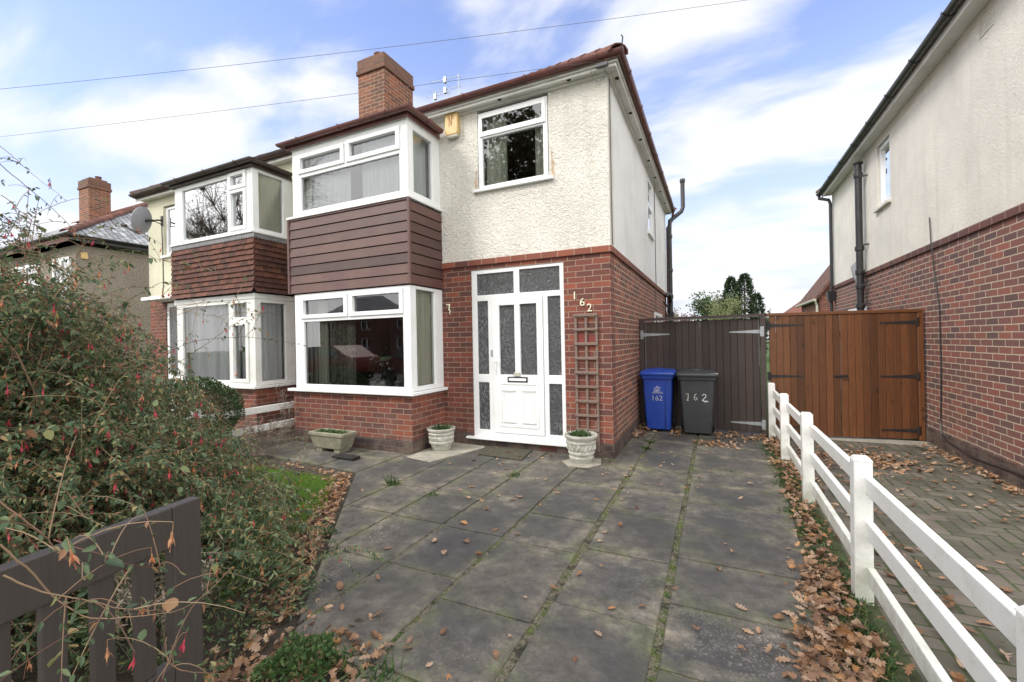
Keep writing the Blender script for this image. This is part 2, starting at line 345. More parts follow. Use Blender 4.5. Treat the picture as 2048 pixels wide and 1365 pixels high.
M['ridge'] = island('terracotta_ridge', [(0,(.11,.050,.038)),(1,(.19,.080,.055))], .8, nscale=12, bs=40)
M['slate'] = brick('grey_slate', [(0,(.19,.20,.21)),(.6,(.30,.31,.33)),(1,(.44,.46,.48))], (.05,.05,.05), bw=.26, bh=.17, ms=.012, bdist=.02, grime=.15)
M['glass'] = glass('window_glass')
M['glassB'] = glass('mirror_like_glass', 4.6, .12, tintc=(.6,.63,.65))
M['glassM'] = glass('bedroom_glass', 1.9, .06)
M['glassN'] = glass('plain_thin_glass', 1.1, .0, tintc=(.95,.96,.96))
M['obscure'] = obscure('obscured_glass')
M['room'] = plain('dim_room_wall', (.26,.24,.215), .9, .15, 1.5)
M['curtain'] = plain('cream_curtain', (.62,.62,.52), .9, .1, 2.5, mapping=(8,8,.5))
M['net'] = plain('white_net_curtain', (.66,.67,.68), .9, .12, 2, mapping=(10,10,.6))
M['patterned'] = plain('mottled_curtain', (.22,.23,.19), .9, .7, 18)
M['lace'] = None
M['metal'] = plain('brushed_steel', (.62,.62,.62), .3, .1, 10, metal=1)
M['galv'] = plain('galvanised_steel', (.42,.45,.47), .5, .15, 12, metal=.6)
M['iron'] = plain('black_iron', (.022,.020,.020), .55, .3, 20, bstr=.3)
M['brass'] = plain('cream_brass', (.78,.74,.58), .35, .15, 20)
M['dgate'] = wood('dark_brown_gate_stain', (.052,.036,.032), grain=(16,16,.9), var=.35, knots=False, cool=(.060,.048,.046))
M['ogate'] = wood('orange_brown_gate_stain', (.135,.050,.018), grain=(14,14,.8), var=.40, rough=.5)
M['grey_wood'] = wood('weathered_trellis_wood', (.17,.12,.10), grain=(10,10,10), var=.4, knots=False)
M['dark_paint'] = wood('dark_brown_gate_paint', (.064,.054,.049), grain=(14,14,1), var=.22, rough=.42, knots=False)
M['stone'] = plain('weathered_stone', (.25,.235,.175), .9, .25, 8, bstr=.8, bscale=45, bdist=.006, dirt=(.11,.13,.05), dirt_amt=.95)
M['whitepot'] = plain('white_painted_pot', (.46,.45,.40), .7, .25, 14, bstr=.5, bscale=50, bdist=.003, dirt=(.16,.17,.11), dirt_amt=.95)
M['soil'] = plain('dark_soil', (.045,.035,.028), .95, .4, 20, bstr=1, bscale=40, bdist=.02)
M['blue'] = plain('blue_bin_plastic', (.018,.060,.36), .38, .12, 5, dirt=(.06,.1,.3), dirt_amt=.4)
M['greybin'] = plain('charcoal_bin_plastic', (.045,.047,.052), .45, .15, 5, dirt=(.09,.09,.09), dirt_amt=.4)
M['rubber'] = plain('black_rubber', (.015,.015,.016), .7, .1)
M['paint'] = plain('white_paint_mark', (.78,.78,.76), .6, .05)
M['red'] = plain('red_plate', (.19,.035,.028), .5, .1)
M['yellow'] = plain('yellow_alarm_plastic', (.66,.46,.20), .4, .12, 12, dirt=(.5,.35,.16), dirt_amt=.4)
M['greyplastic'] = plain('grey_plastic', (.45,.43,.36), .5, .1)
M['wire'] = plain('black_cable', (.10,.10,.11), .6, .1)
M['concrete'] = plain('pale_concrete', (.30,.28,.235), .9, .2, 6, bstr=.5, bscale=90, dirt=(.14,.13,.11), dirt_amt=.6)
M['mat'] = plain('door_mat', (.060,.056,.036), .95, .3, 60, bstr=1, bscale=300, bdist=.004)
M['bark'] = plain('bark', (.11,.085,.065), .9, .3, 12, bstr=.8, bscale=30, bdist=.01)
def fence_mat():
    mt, t, p = newmat('white_fence_plastic'); co = coords(t); gm = t.nodes.new('ShaderNodeNewGeometry'); sx = t.nodes.new('ShaderNodeSeparateXYZ'); t.links.new(gm.outputs['Position'], sx.inputs[0])
    n_ = noise(t, co, 9, 7, .7); hgt = MA('SUBTRACT', 1.0, MA('MULTIPLY', sx.outputs[2], 2.6, tree=t), tree=t, clamp=True)
    f = MA('MULTIPLY', MA('SUBTRACT', MA('ADD', n_, MA('MULTIPLY', hgt, .28, tree=t), tree=t), .52, tree=t), 3.0, tree=t, clamp=True)
    col = mixc(t, MA('MULTIPLY', f, .6, tree=t, clamp=True), (.74,.74,.72), (.33,.35,.22))
    k = noise(t, co, 60, 3, .6); col = mixc(t, ramp(t, k, [(.62,(0,0,0)),(.72,(.35,)*3)]), col, (.35,.33,.28))
    t.links.new(col, p.inputs['Base Color']); p.inputs['Roughness'].default_value = .5; bump(t, p, k, .15, .002); return mt
M['fence_white'] = fence_mat()
# paving: weathered grey slabs, each with its own tone, lichen, damp and exposed aggregate
def slabs_mat():
    mt, t, p = newmat('concrete_slab'); co = coords(t)
    gi = t.nodes.new('ShaderNodeNewGeometry')
    base = ramp(t, gi.outputs['Random Per Island'], [(0,(.050,.048,.049)),(.3,(.072,.068,.066)),(.6,(.094,.085,.077)),(.8,(.062,.061,.062)),(1,(.108,.097,.084))])
    l = noise(t, co, 1.1, 7, .6, .3); col = mixc(t, ramp(t, l, [(.38,(0,0,0)),(.68,(.8,)*3)]), base, (.125,.110,.090))
    gr = noise(t, co, 2.3, 6, .6); col = mixc(t, ramp(t, gr, [(.56,(0,0,0)),(.80,(.35,)*3)]), col, (.070,.078,.048))
    v = t.nodes.new('ShaderNodeTexVoronoi'); v.inputs['Scale'].default_value = 110; t.links.new(co, v.inputs['Vector'])
    ag = ramp(t, v.outputs['Color'], [(.66,(0,0,0)),(.86,(.85,)*3)]); patch = MA('MULTIPLY', ramp(t, noise(t, co, .9, 3), [(.42,(.10,)*3),(.6,(1,1,1))]), MA('FRACT', MA('MULTIPLY', gi.outputs['Random Per Island'], 17.3, tree=t), tree=t), tree=t)
    col = mixc(t, MA('MULTIPLY', ag, patch, tree=t), col, (.30,.27,.235))
    ea = t.nodes.new('ShaderNodeAttribute'); ea.attribute_name = 'rim_wear'; en = noise(t, co, 7, 6, .7)
    ef = MA('MULTIPLY', ea.outputs['Fac'], MA('MULTIPLY', MA('SUBTRACT', en, .38, tree=t), 5.0, tree=t), tree=t, clamp=True)
    col = mixc(t, MA('MULTIPLY', ef, .75, tree=t, clamp=True), col, ramp(t, noise(t, co, 3, 4), [(.42,(.27,.235,.18)),(.58,(.14,.15,.07))]))
    md = noise(t, co, 9, 7, .72, .2); col = mixc(t, 1.0, col, ramp(t, md, [(.32,(.58,)*3),(.5,(1,1,1)),(.68,(1.5,)*3)]), 'MULTIPLY')
    dk = noise(t, co, .8, 7, .65, .5); col = mixc(t, ramp(t, dk, [(.40,(.75,)*3),(.54,(0,0,0))]), col, (.046,.045,.047))
    f = noise(t, co, 240, 3, .7); col = mixc(t, 1.0, col, ramp(t, f, [(.3,(.70,)*3),(.7,(1.25,)*3)]), 'MULTIPLY')
    t.links.new(col, p.inputs['Base Color'])
    t.links.new(ramp(t, l, [(.3,(.62,)*3),(.7,(.9,)*3)]), p.inputs['Roughness'])
    bump(t, p, MA('ADD', f, MA('MULTIPLY', v.outputs['Distance'], .8, tree=t), tree=t), .55, .003); return mt
M['slab'] = slabs_mat()
def joint_mat():
    mt, t, p = newmat('mossy_joint'); co = coords(t)
    a = noise(t, co, 7, 7, .75); b = noise(t, co, 60, 4, .7)
    col = ramp(t, a, [(.36,(.040,.034,.028)),(.44,(.060,.055,.030)),(.50,(.19,.165,.125)),(.54,(.075,.085,.03)),(.66,(.115,.155,.03))])
    col = mixc(t, 1.0, col, ramp(t, b, [(.3,(.6,)*3),(.7,(1.3,)*3)]), 'MULTIPLY')
    t.links.new(col, p.inputs['Base Color']); p.inputs['Roughness'].default_value = .95; bump(t, p, b, 1, .012); return mt
M['joint'] = joint_mat()
M['mossjoint'] = plain('dark_moss_joint', (.045,.058,.022), .95, .5, 7, bstr=1, bscale=60, bdist=.01)
M['block'] = island('paving_block', [(0,(.085,.080,.062)),(.5,(.115,.103,.084)),(1,(.150,.128,.108))], .85, nscale=3, bs=120)
M['asphalt'] = plain('asphalt', (.055,.055,.057), .9, .2, 30, bstr=.5, bscale=200)
M['earth'] = plain('garden_earth', (.060,.047,.034), .95, .45, 14, bstr=1, bscale=50, bdist=.02)
M['turf'] = plain('turf_base', (.045,.090,.015), .95, .4, 8, bstr=1, bscale=90, bdist=.01)
M['grass'] = island('lawn_blade', [(0,(.10,.20,.015)),(.6,(.17,.33,.025)),(.92,(.25,.40,.045)),(1,(.30,.27,.09))], .6, trans=.35)
M['litter'] = island('dead_oak_leaf', [(0,(.14,.080,.050)),(.18,(.24,.135,.080)),(.42,(.36,.22,.135)),(.66,(.47,.33,.23)),(.80,(.34,.24,.18)),(.9,(.46,.23,.09)),(1,(.20,.13,.10))], .75, trans=.15, obj=True, nscale=25)
M['fleaf'] = island('fuchsia_leaf', [(0,(.050,.085,.042)),(.4,(.088,.142,.066)),(.68,(.145,.20,.10)),(.84,(.22,.27,.12)),(.92,(.33,.31,.13)),(.97,(.36,.20,.10)),(1,(.24,.11,.07))], .45, trans=.3, spec=.45)
M['fstem'] = island('reddish_stem', [(0,(.13,.065,.05)),(.5,(.23,.14,.09)),(1,(.34,.25,.16))], .7)
M['fred'] = island('pink_red_flower', [(0,(.52,.05,.075)),(.6,(.58,.10,.11)),(1,(.46,.03,.11))], .5, trans=.3, obj=True)
M['forange'] = island('withered_flower', [(0,(.50,.14,.06)),(.5,(.52,.24,.13)),(1,(.46,.30,.16))], .6, trans=.3, obj=True)
M['dry'] = island('dry_stalk', [(0,(.16,.13,.10)),(.5,(.27,.23,.185)),(1,(.36,.31,.25))], .85, trans=.1)
M['boxleaf'] = island('clipped_leaf', [(0,(.018,.040,.012)),(.6,(.035,.070,.018)),(1,(.070,.11,.03))], .4, trans=.15, spec=.5)
M['geran'] = island('fresh_green_leaf', [(0,(.035,.075,.025)),(.5,(.065,.125,.04)),(.85,(.12,.19,.07)),(1,(.20,.19,.08))], .5, trans=.3)
M['conifer'] = island('conifer_spray', [(0,(.020,.038,.020)),(.6,(.035,.058,.028)),(1,(.060,.085,.035))], .7, trans=.1)
M['palegreen'] = island('pale_twig_leaf', [(0,(.12,.15,.06)),(.5,(.20,.23,.10)),(1,(.28,.27,.15))], .7, trans=.2)
M['russet'] = island('russet_leaf', [(0,(.11,.055,.045)),(1,(.20,.11,.09))], .7, trans=.2)
M['oak'] = island('autumn_oak_leaf', [(0,(.03,.035,.015)),(.6,(.07,.06,.02)),(1,(.14,.09,.03))], .7, trans=.2)

# ================================================================== GROUND
def structure(o): return tag(o, kind='structure')
structure(build(MB().box(-150,150,-150,150,-.30,-.075), 'ground', M['turf']))
structure(build(MB().box(-60,40,-17.0,-8.2,-.075,-.070), 'road', M['asphalt']))
structure(build(MB().box(-60,40,-8.2,-5.62,-.075,-.012), 'pavement', M['concrete']))
structure(build(MB().box(-10.6,1.86,-5.62,-.02,-.075,-.030), 'garden_soil', M['earth']))

# --- driveway of concrete slabs, clipped to its outline
EDGE = [(-4.85,-.80),(-4.85,-1.52),(-2.65,-1.70),(-1.96,-2.55),(-1.46,-3.18),(-.90,-3.90),(-.34,-4.10),(-.20,-5.62),(1.50,-5.62),(1.50,-3.32),(1.58,-3.0),(1.68,-2.5),(1.72,-2.0),(1.76,-1.2),(1.82,.45),(1.84,2.3),(0.02,2.3),(.02,-.02),(-2.56,-.02),(-2.56,-.80)]
def clip_half(poly, a, b, c):   # keep a x + b y <= c
    o = []
    for i in range(len(poly)):
        p, q = poly[i], poly[(i+1) % len(poly)]; fp = a*p[0]+b*p[1]-c; fq = a*q[0]+b*q[1]-c
        if fp <= 0: o.append(p)
        if (fp < 0) != (fq < 0) and abs(fp-fq) > 1e-12:
            t_ = fp/(fp-fq); o.append((p[0]+(q[0]-p[0])*t_, p[1]+(q[1]-p[1])*t_))
    return o
def half(p, q):   # keep points to the left of p->q
    a, b = (q[1]-p[1]), -(q[0]-p[0]); return a, b, a*p[0]+b*p[1]
sl_ = MB()
def slab(x0, x1, y0, y1, g=.008, gx=None):
    gx = g if gx is None else gx
    xa, xb = x1-gx, x1-gx
    if x0 > .93: xa, xb = edge_x(y0), edge_x(y1)
    poly = [(x0+gx,y0+g),(xa,y0+g),(xb,y1-g),(x0+gx,y1-g)]
    poly = [(x+random.uniform(-.003,.003), y+random.uniform(-.003,.003)) for x, y in poly]
    cx_ = sum(v[0] for v in poly)/4
    if cx_ < -2.65: poly = clip_half(poly, *half2((-4.85,-1.52),(-2.65,-1.70)))
    elif cx_ < -.36: poly = clip_half(poly, *half2((-2.65,-1.70),(-.90,-3.88)))
    if len(poly) < 3: return
    ar = abs(sum(poly[i][0]*poly[(i+1) % len(poly)][1]-poly[(i+1) % len(poly)][0]*poly[i][1] for i in range(len(poly))))/2
    if ar < .01: return
    dz = random.uniform(-.002, .003); n = len(poly)
    cx_ = sum(v[0] for v in poly)/n; cy_ = sum(v[1] for v in poly)/n
    def shrink(d):   # move corners inwards
        o = []
        for x, y in poly:
            L_ = math.hypot(cx_-x, cy_-y); k = min(.45, d*1.4/L_); o.append((x+(cx_-x)*k, y+(cy_-y)*k))
        return o
    o = len(sl_.v); rings = [(poly, -.06, 1), (poly, dz-.006, 1), (shrink(.005), dz-.0005, 1), (shrink(.05), dz, .75), (shrink(.12), dz, .3), (shrink(.24), dz, 0)]
    for pl_, z, e in rings:
        for x, y in pl_: sl_.v.append((x, y, z)); EDGEA.append(e)
    for r_ in range(5):
        for i in range(n): sl_.f.append((o+r_*n+i, o+r_*n+(i+1) % n, o+(r_+1)*n+(i+1) % n, o+(r_+1)*n+i))
    sl_.f.append(tuple(o+5*n+i for i in range(n)))
EDGEA = []
def edge_x(y):   # right edge of the slabs
    return float(np.interp(y, [-5.6,-3.32,-3.0,-2.5,-2.0,-1.2,.45,2.2], [1.60,1.62,1.64,1.69,1.72,1.76,1.81,1.82]))
def half2(p, q):   # keep points above the line p->q (p left of q)
    dx, dy = q[0]-p[0], q[1]-p[1]; return dy, -dx, dy*p[0]-dx*p[1]
def column(x0, x1, ys, g=.008, gx=None):
    for a, b in zip(ys[:-1], ys[1:]): slab(x0, x1, a, b, g, gx)
column(.932, 1.9, [-5.5,-4.75,-4.08,-3.47,-2.93,-2.37,-1.87,-1.24,-.72,-.16,.45,1.05,1.65,2.28], gx=.007)
column(.325, .905, [-5.6,-4.62,-3.92,-3.18,-2.48,-1.76,-1.10,-.37,.42,1.12,1.72,2.28], gx=.007)
column(.02, .305, [-.42,.35,1.0,1.6,2.28])
column(-.30, .29, [-5.6,-4.7,-3.98,-3.41,-2.58,-2.03,-1.13,-.44], gx=.010)
column(-.86, -.31, [-4.02,-3.20,-2.55,-1.86,-1.17,-.44])
column(-1.40, -.87, [-3.98,-3.20,-2.53,-1.85,-1.15,-.62,-.03])
column(-.86, -.02, [-.44,-.03])
column(-1.94, -1.41, [-3.2,-2.51,-1.86,-1.12,-.58,-.03])
column(-2.64, -1.95, [-2.6,-1.84,-1.12,-.86])
column(-3.3, -2.65, [-1.76,-1.15,-.80]); column(-3.95, -3.31, [-1.76,-1.15,-.80]); column(-4.85, -3.96, [-1.76,-1.15,-.80])
dv = build(sl_, 'driveway', M['slab']); structure(dv)
at_ = dv.data.attributes.new('rim_wear', 'FLOAT', 'POINT'); at_.data.foreach_set('value', EDGEA)
jb = MB().prism([(-4.84,-.80),(-4.84,-1.50),(-2.66,-1.68),(-.90,-3.86),(-.34,-4.06),(-.30,-5.6),(1.88,-5.6),(1.88,2.3),(0.01,2.3),(.01,-.01),(-2.55,-.01),(-2.55,-.79)], -.05, -.011)
structure(build(jb, 'driveway_joints', M['joint']))
structure(build(MB().prism([(-2.50,-.97),(-2.07,-1.05),(-1.76,-.10),(-2.50,-.02)], -.01, .012), 'patio_slab', M['concrete'], bev=.004))
# --- neighbour's block paving (stretcher bond, rows running away from the street)
bp = MB()
for i in range(-2, 21):
    for k in range(-60, 26):
        c_ = (i-k) % 4
        if c_ == 0: a_, b_ = 2, 1
        elif c_ == 3: a_, b_ = 1, 2
        else: continue
        x0, x1 = 1.985+i*.1, 1.985+(i+a_)*.1; y0, y1 = k*.1, (k+b_)*.1; x0 = max(x0, 1.985); x1 = min(x1, 3.835); y1 = min(y1, 2.36)
        if x1-x0 < .03 or y0 < -5.6 or y1-y0 < .03: continue
        e = .0062; dz = random.uniform(-.003, .003) - .012
        bp.box(x0+e, x1-e, y0+e, y1-e, -.05, dz)
structure(build(bp, 'block_paving', M['block'], bev=.005, seg=1))
structure(build(MB().box(1.87,3.84,-5.62,2.5,-.074,-.0155), 'paving_joints', M['mossjoint']))
# --- lawn
lawn_poly = [(-5.0,-1.95),(-2.78,-1.98),(-2.2,-2.62),(-1.85,-3.3),(-1.5,-3.85),(-2.4,-4.6),(-5.0,-4.6)]
structure(build(MB().prism(lawn_poly, -.031, -.012), 'lawn_turf', M['turf']))

# ================================================================== instanced-by-numpy foliage builder
def leaf_object(name, O, D, Nn, L, W, mat, parent=None, shape='leaf', fold=.25, curl=.0, origin=None):
    """one mesh of many leaves. O base, D direction, Nn approx normal, L length, W half width"""
    n = len(O); D = D/np.linalg.norm(D, axis=1, keepdims=True); S = np.cross(D, Nn); S /= (np.linalg.norm(S, axis=1, keepdims=True)+1e-9); U = np.cross(S, D)
    L = L[:, None]; W = W[:, None]
    if shape == 'leaf':
        pts = [O, O+D*L*.30+S*W+U*W*fold, O+D*L*.70+S*W*.75+U*W*fold-U*L*curl, O+D*L-U*L*curl*2, O+D*L*.70-S*W*.75+U*W*fold-U*L*curl, O+D*L*.30-S*W+U*W*fold]
        fs = [(0,1,2,3),(0,3,4,5)]; k = 6
    elif shape == 'tri':
        pts = [O+S*W, O-S*W, O+D*L-U*L*curl]; fs = [(0,1,2)]; k = 3
    elif shape == 'diamond':
        pts = [O, O+D*L*.45+S*W+U*W*fold, O+D*L, O+D*L*.45-S*W+U*W*fold]; fs = [(0,1,2,3)]; k = 4
    elif shape == 'blade':
        pts = [O+S*W, O-S*W, O+D*L*.55-S*W*.7-U*L*curl*.4, O+D*L*.55+S*W*.7-U*L*curl*.4, O+D*L-U*L*curl]; fs = [(0,1,2,3),(3,2,4)]; k = 5
    co = np.stack(pts, 1).reshape(-1, 3)
    off = OFF[parent.name] if parent is not None else Vector(origin or (0,0,0))
    co = co - np.array(off)
    me = bpy.data.meshes.new(name); nf = len(fs); lt = np.array([len(f) for f in fs])
    loops = np.concatenate([np.array(f) for f in fs]); nl = len(loops)
    me.vertices.add(n*k); me.vertices.foreach_set('co', co.ravel())
    me.loops.add(n*nl); me.loops.foreach_set('vertex_index', (loops[None, :]+np.arange(n)[:, None]*k).ravel().astype(np.int32))
    me.polygons.add(n*nf); starts = np.concatenate([[0], np.cumsum(lt)[:-1]])
    me.polygons.foreach_set('loop_start', (starts[None, :]+np.arange(n)[:, None]*nl).ravel().astype(np.int32))
    me.update(calc_edges=True); me.materials.append(mat)
    o = bpy.data.objects.new(name, me)
    if parent is None: o.location = off
    link(o, parent); OFF[o.name] = Vector(off); return o
def inpoly(x, y, poly):
    c = np.zeros(len(x), bool); j = len(poly)-1
    for i in range(len(poly)):
        xi, yi = poly[i]; xj, yj = poly[j]
        c ^= ((yi > y) != (yj > y)) & (x < (xj-xi)*(y-yi)/(yj-yi+1e-12)+xi); j = i
    return c
def rnd_in(poly, n):
    xs = [p[0] for p in poly]; ys = [p[1] for p in poly]; X = RNG.uniform(min(xs), max(xs), n*3); Y = RNG.uniform(min(ys), max(ys), n*3)
    k = inpoly(X, Y, poly); return X[k][:n], Y[k][:n]
X, Y_ = rnd_in([(-4.6,-1.95),(-2.70,-1.95),(-2.1,-2.64),(-1.75,-3.3),(-1.42,-3.85),(-2.4,-4.4),(-4.6,-4.4)], 42000)
n_ = len(X); D = np.stack([RNG.normal(0,.45,n_), RNG.normal(0,.45,n_), np.ones(n_)], 1)
g = leaf_object('lawn_grass', np.stack([X, Y_, np.full(n_, -.014)], 1), D, RNG.normal(size=(n_,3)), RNG.uniform(.025,.055,n_), RNG.uniform(.0012,.0022,n_), M['grass'], shape='tri', curl=.15)
tag(g, kind='stuff', label='short bright green lawn grass beside the dark slab path', cat='grass')

# ================================================================== HOUSES
def room(mat, name, parent, x0, x1, y0, y1, z0, z1, openside):
    mb = MB(); P = [(x0,y0,z0),(x1,y0,z0),(x1,y1,z0),(x0,y1,z0),(x0,y0,z1),(x1,y0,z1),(x1,y1,z1),(x0,y1,z1)]
    F = {'b':(0,1,2,3),'t':(4,7,6,5),'f':(0,4,5,1),'r':(1,5,6,2),'k':(2,6,7,3),'l':(3,7,4,0)}
    return build(mb.add(P, [f for k, f in F.items() if k not in openside]), name, mat, parent, recalc=False)
def curtain(parent, x0, x1, z0, z1, y, mat=None, wave=.05, amp=.018, ax='y', name='curtain'):
    mb = MB(); n = max(4, int(abs(x1-x0)/wave*6)); o = []
    for i in range(n+1):
        u = x0+(x1-x0)*i/n; ww = y + amp*math.sin((u-x0)/wave*2*math.pi+math.sin(u*17)) + amp*.4*math.sin(u*61)
        for z in (z0, z1): o.append((u, ww, z) if ax == 'y' else (ww, u, z))
    mb.add(o, [(2*i, 2*i+2, 2*i+3, 2*i+1) for i in range(n)])
    return build(mb, name, mat or M['curtain'], parent, smooth=True, recalc=False)
def frame(parent, rect, holes, w0, w1, ax='y', name='window', mat=None, bev=.004, label=None):
    o = build(MB().panel(rect, holes, w0, w1, ax), name, mat or M['upvc'], parent, bev=bev); 
    if label: o['label'] = label
    return o
def pane(parent, u0, u1, z0, z1, w_, ax='y', mat=None, th=.004, name='glass_pane'):
    mb = MB(); 
    # a single glazed face: a thin sheet with its own plane
    pts = [(u0,w_,z0),(u1,w_,z0),(u1,w_,z1),(u0,w_,z1)] if ax == 'y' else [(w_,u0,z0),(w_,u1,z0),(w_,u1,z1),(w_,u0,z1)]
    return build(mb.add(pts, [(0,1,2,3)]), name, mat or M['glass'], parent, recalc=False)
def gutter(parent, paths, mat, r=.056, name='gutter', clips=.95, label=None, fall=0):
    """half round gutter swept along polylines of (x,y,z) at the rim centre, with union clips"""
    mb = MB(); out = None
    for path in paths:
        pts = [Vector(p) for p in path]; prof = [(r*math.cos(t), -r*math.sin(t)) for t in np.linspace(0, math.pi, 9)] + [(-r+.006, 0)] + [((r-.006)*math.cos(t), -(r-.006)*math.sin(t)+.0) for t in np.linspace(math.pi, 0, 7)][1:-1] + [(r-.006, 0)]
        o = len(mb.v); n = len(prof)
        for i, p in enumerate(pts):
            d0 = (pts[i]-pts[i-1]).normalized() if i else (pts[1]-pts[0]).normalized(); d1 = (pts[i+1]-pts[i]).normalized() if i < len(pts)-1 else d0
            s0 = d0.cross(Vector((0,0,1))); s1 = d1.cross(Vector((0,0,1))); s = (s0+s1).normalized(); s = s/max(.3, s.dot(s0))
            for a, b in prof: mb.v.append(tuple(p + s*a + Vector((0,0,b))))
        for i in range(len(pts)-1):
            for k in range(n): mb.f.append((o+i*n+k, o+i*n+(k+1) % n, o+(i+1)*n+(k+1) % n, o+(i+1)*n+k))
        mb.f.append(tuple(range(o, o+n))); mb.f.append(tuple(range(o+(len(pts)-1)*n, o+len(pts)*n)))
        for i in range(len(pts)-1):
            Lh = (pts[i+1]-pts[i]).length; d = (pts[i+1]-pts[i]).normalized(); s = d.cross(Vector((0,0,1)))
            k = clips*.5
            while k < Lh:
                c = pts[i]+d*k; rr = r+.008
                for q0, q1 in zip(np.linspace(-.15, math.pi+.15, 11)[:-1], np.linspace(-.15, math.pi+.15, 11)[1:]):
                    A = [c - d*.016 + s*(rr*math.cos(q)) + Vector((0,0,-rr*math.sin(q))) for q in (q0, q1)]
                    mb.bar(A[0]+d*.016, A[1]+d*.016, .004, .034, upv=d)
                k += clips
    return build(mb, name, mat, parent, smooth=True)

EAVE = 4.97; PITCH = math.tan(R(32.4))
def hip_roof(parent, x0, x1, y0, y1, hips, mat, ridge_mat, z=EAVE):
    """x0..x1, y0..y1 eaves rectangle; hips = (left, right) booleans"""
    yc = (y0+y1)/2; h = (y1-y0)/2*PITCH; run = (y1-y0)/2
    rx0 = x0 + (run if hips[0] else 0); rx1 = x1 - (run if hips[1] else 0)
    t = .05; mb = MB()
    v = [(x0,y0,z),(x1,y0,z),(x1,y1,z),(x0,y1,z),(rx0,yc,z+h),(rx1,yc,z+h)]
    fs = [(0,1,5,4),(1,2,5),(2,3,4,5),(3,0,4)]
    mb.add(v, fs); mb.add([(a,b,c-t) for a,b,c in v], [f[::-1] for f in fs])
    mb.add([(x0,y0,z),(x1,y0,z),(x1,y0,z-t),(x0,y0,z-t),(x0,y1,z),(x1,y1,z),(x1,y1,z-t),(x0,y1,z-t)], [(0,3,2,1),(4,5,6,7),(1,2,6,5),(0,4,7,3)])
    rf = build(mb, 'roof', mat, parent, recalc=False)
    rb = MB()
    def run_tiles(a, b):
        a = Vector(a); b = Vector(b); Lh = (b-a).length; d = (b-a).normalized(); k = 0
        while k < Lh-.1:
            c0 = a+d*k; c1 = a+d*min(Lh, k+.44); rad0, rad1 = .135, .118
            s = d.cross(Vector((0,0,1))).normalized(); u = s.cross(d)
            o = len(rb.v); nn = 7
            for c, rr in ((c0, rad0),(c1, rad1)):
                for q in np.linspace(0, math.pi, nn): rb.v.append(tuple(c + s*rr*math.cos(q) + u*(rr*.72*math.sin(q)-.015)))
                for q in np.linspace(math.pi, 0, nn): rb.v.append(tuple(c + s*(rr-.018)*math.cos(q) + u*((rr-.02)*.72*math.sin(q)-.015)))
            m2 = nn*2
            for i in range(m2): rb.f.append((o+i, o+(i+1) % m2, o+m2+(i+1) % m2, o+m2+i))
            for i in range(nn-1): rb.f.append((o+i, o+i+1, o+m2-2-i, o+m2-1-i)); rb.f.append((o+m2+i, o+m2+i+1, o+m2+m2-2-i, o+m2+m2-1-i))
            k += .40
    if hips[1]: run_tiles((x1,y0,z+.015),(rx1,yc,z+h+.02)); run_tiles((x1,y1,z+.015),(rx1,yc,z+h+.02))
    if hips[0]: run_tiles((x0,y0,z+.015),(rx0,yc,z+h+.02)); run_tiles((x0,y1,z+.015),(rx0,yc,z+h+.02))
    run_tiles((rx0,yc,z+h+.02),(rx1,yc,z+h+.02))
    build(rb, 'ridge_tile_row', ridge_mat, rf, smooth=False)
    return rf
def chimney(parent, x0, x1, y0, y1, zb, zt, cap=.34, pots=((.3,.5),(.7,.5)), potm=None):
    st = build(MB().box(x0, x1, y0, y1, zb, zt-cap), 'chimney', M['chim'], parent)
    cb = MB().box(x0-.035, x1+.035, y0-.035, y1+.035, zt-cap, zt-cap+.10).box(x0-.015, x1+.015, y0-.015, y1+.015, zt-cap+.10, zt-.02)
    cb.box(x0+.06, x1-.06, y0+.06, y1-.06, zt-.02, zt+.05)
    build(cb, 'chimney_cap', M['chimcap'], st, bev=.012)
    for a, b in pots:
        c = (x0+(x1-x0)*a, y0+(y1-y0)*b, zt+.04)
        build(MB().lathe([(.10,0),(.10,.02),(.088,.03),(.082,.12),(.095,.13),(.095,.16),(.07,.16),(.07,.10)], c, 18), 'chimney_pot', potm or M['ridge'], st, smooth=True)
    return st

def bay(H, x0, x1, kind):
    """square two-storey bay projecting .77 m. kind 'A' or 'B'"""
    y = -.77; y1 = -.0
    up = M['upvc']
    # brick base + plinth
    build(MB().box(x0,x1,y,-.001,.16,.80), 'bay_base', M['brickA'], H); build(MB().box(x0-.012,x1+.012,y-.012,-.001,-.02,.16), 'bay_plinth', M['plinth'], H)
    def sides(xx, s0): return xx
    return y

# ------------------------------------------------------------------ HOUSE A (the subject)
HA = empty('semi_detached_house', (-2.6, 3.4, 0), 'cream roughcast and red brick semi-detached house with brown clad bay and white front door', 'house')
DEP = 6.95
fholes = [(-2.04,-.62,.12,2.545)]
build(MB().panel((-2.59,0,.17,2.61), fholes, 0, .25), 'brick_wall', M['brickA'], HA)
build(MB().panel((-5.3,-4.87,.17,2.30), [], 0, .25), 'brick_wall', M['brickA'], HA)
build(MB().panel((.25,DEP,.17,2.61), [], -.25, 0, 'x'), 'brick_wall', M['brickS'], HA)
pb = MB().panel((-2.56,.016,-.05,.17), [(-2.04,-.62,.12,.6)], -.016, .25); pb.panel((.25,DEP,-.05,.17), [], -.25, .016, 'x')
build(pb, 'plinth', M['plinth'], HA)
bb = MB().panel((-2.565,.030,2.61,2.695), [], -.030, .25); bb.panel((.25,DEP,2.61,2.695), [], -.25, .030, 'x')
build(bb, 'string_course', M['band'], HA, bev=.004)
build(MB().panel((-2.59,.012,2.695,4.90), [(-1.88,-.79,3.655,4.835)], -.012, .25), 'render_wall', M['rcA'], HA)
build(MB().panel((-5.3,-4.88,2.30,4.90), [], -.012, .25), 'render_wall', M['rcB'], HA)
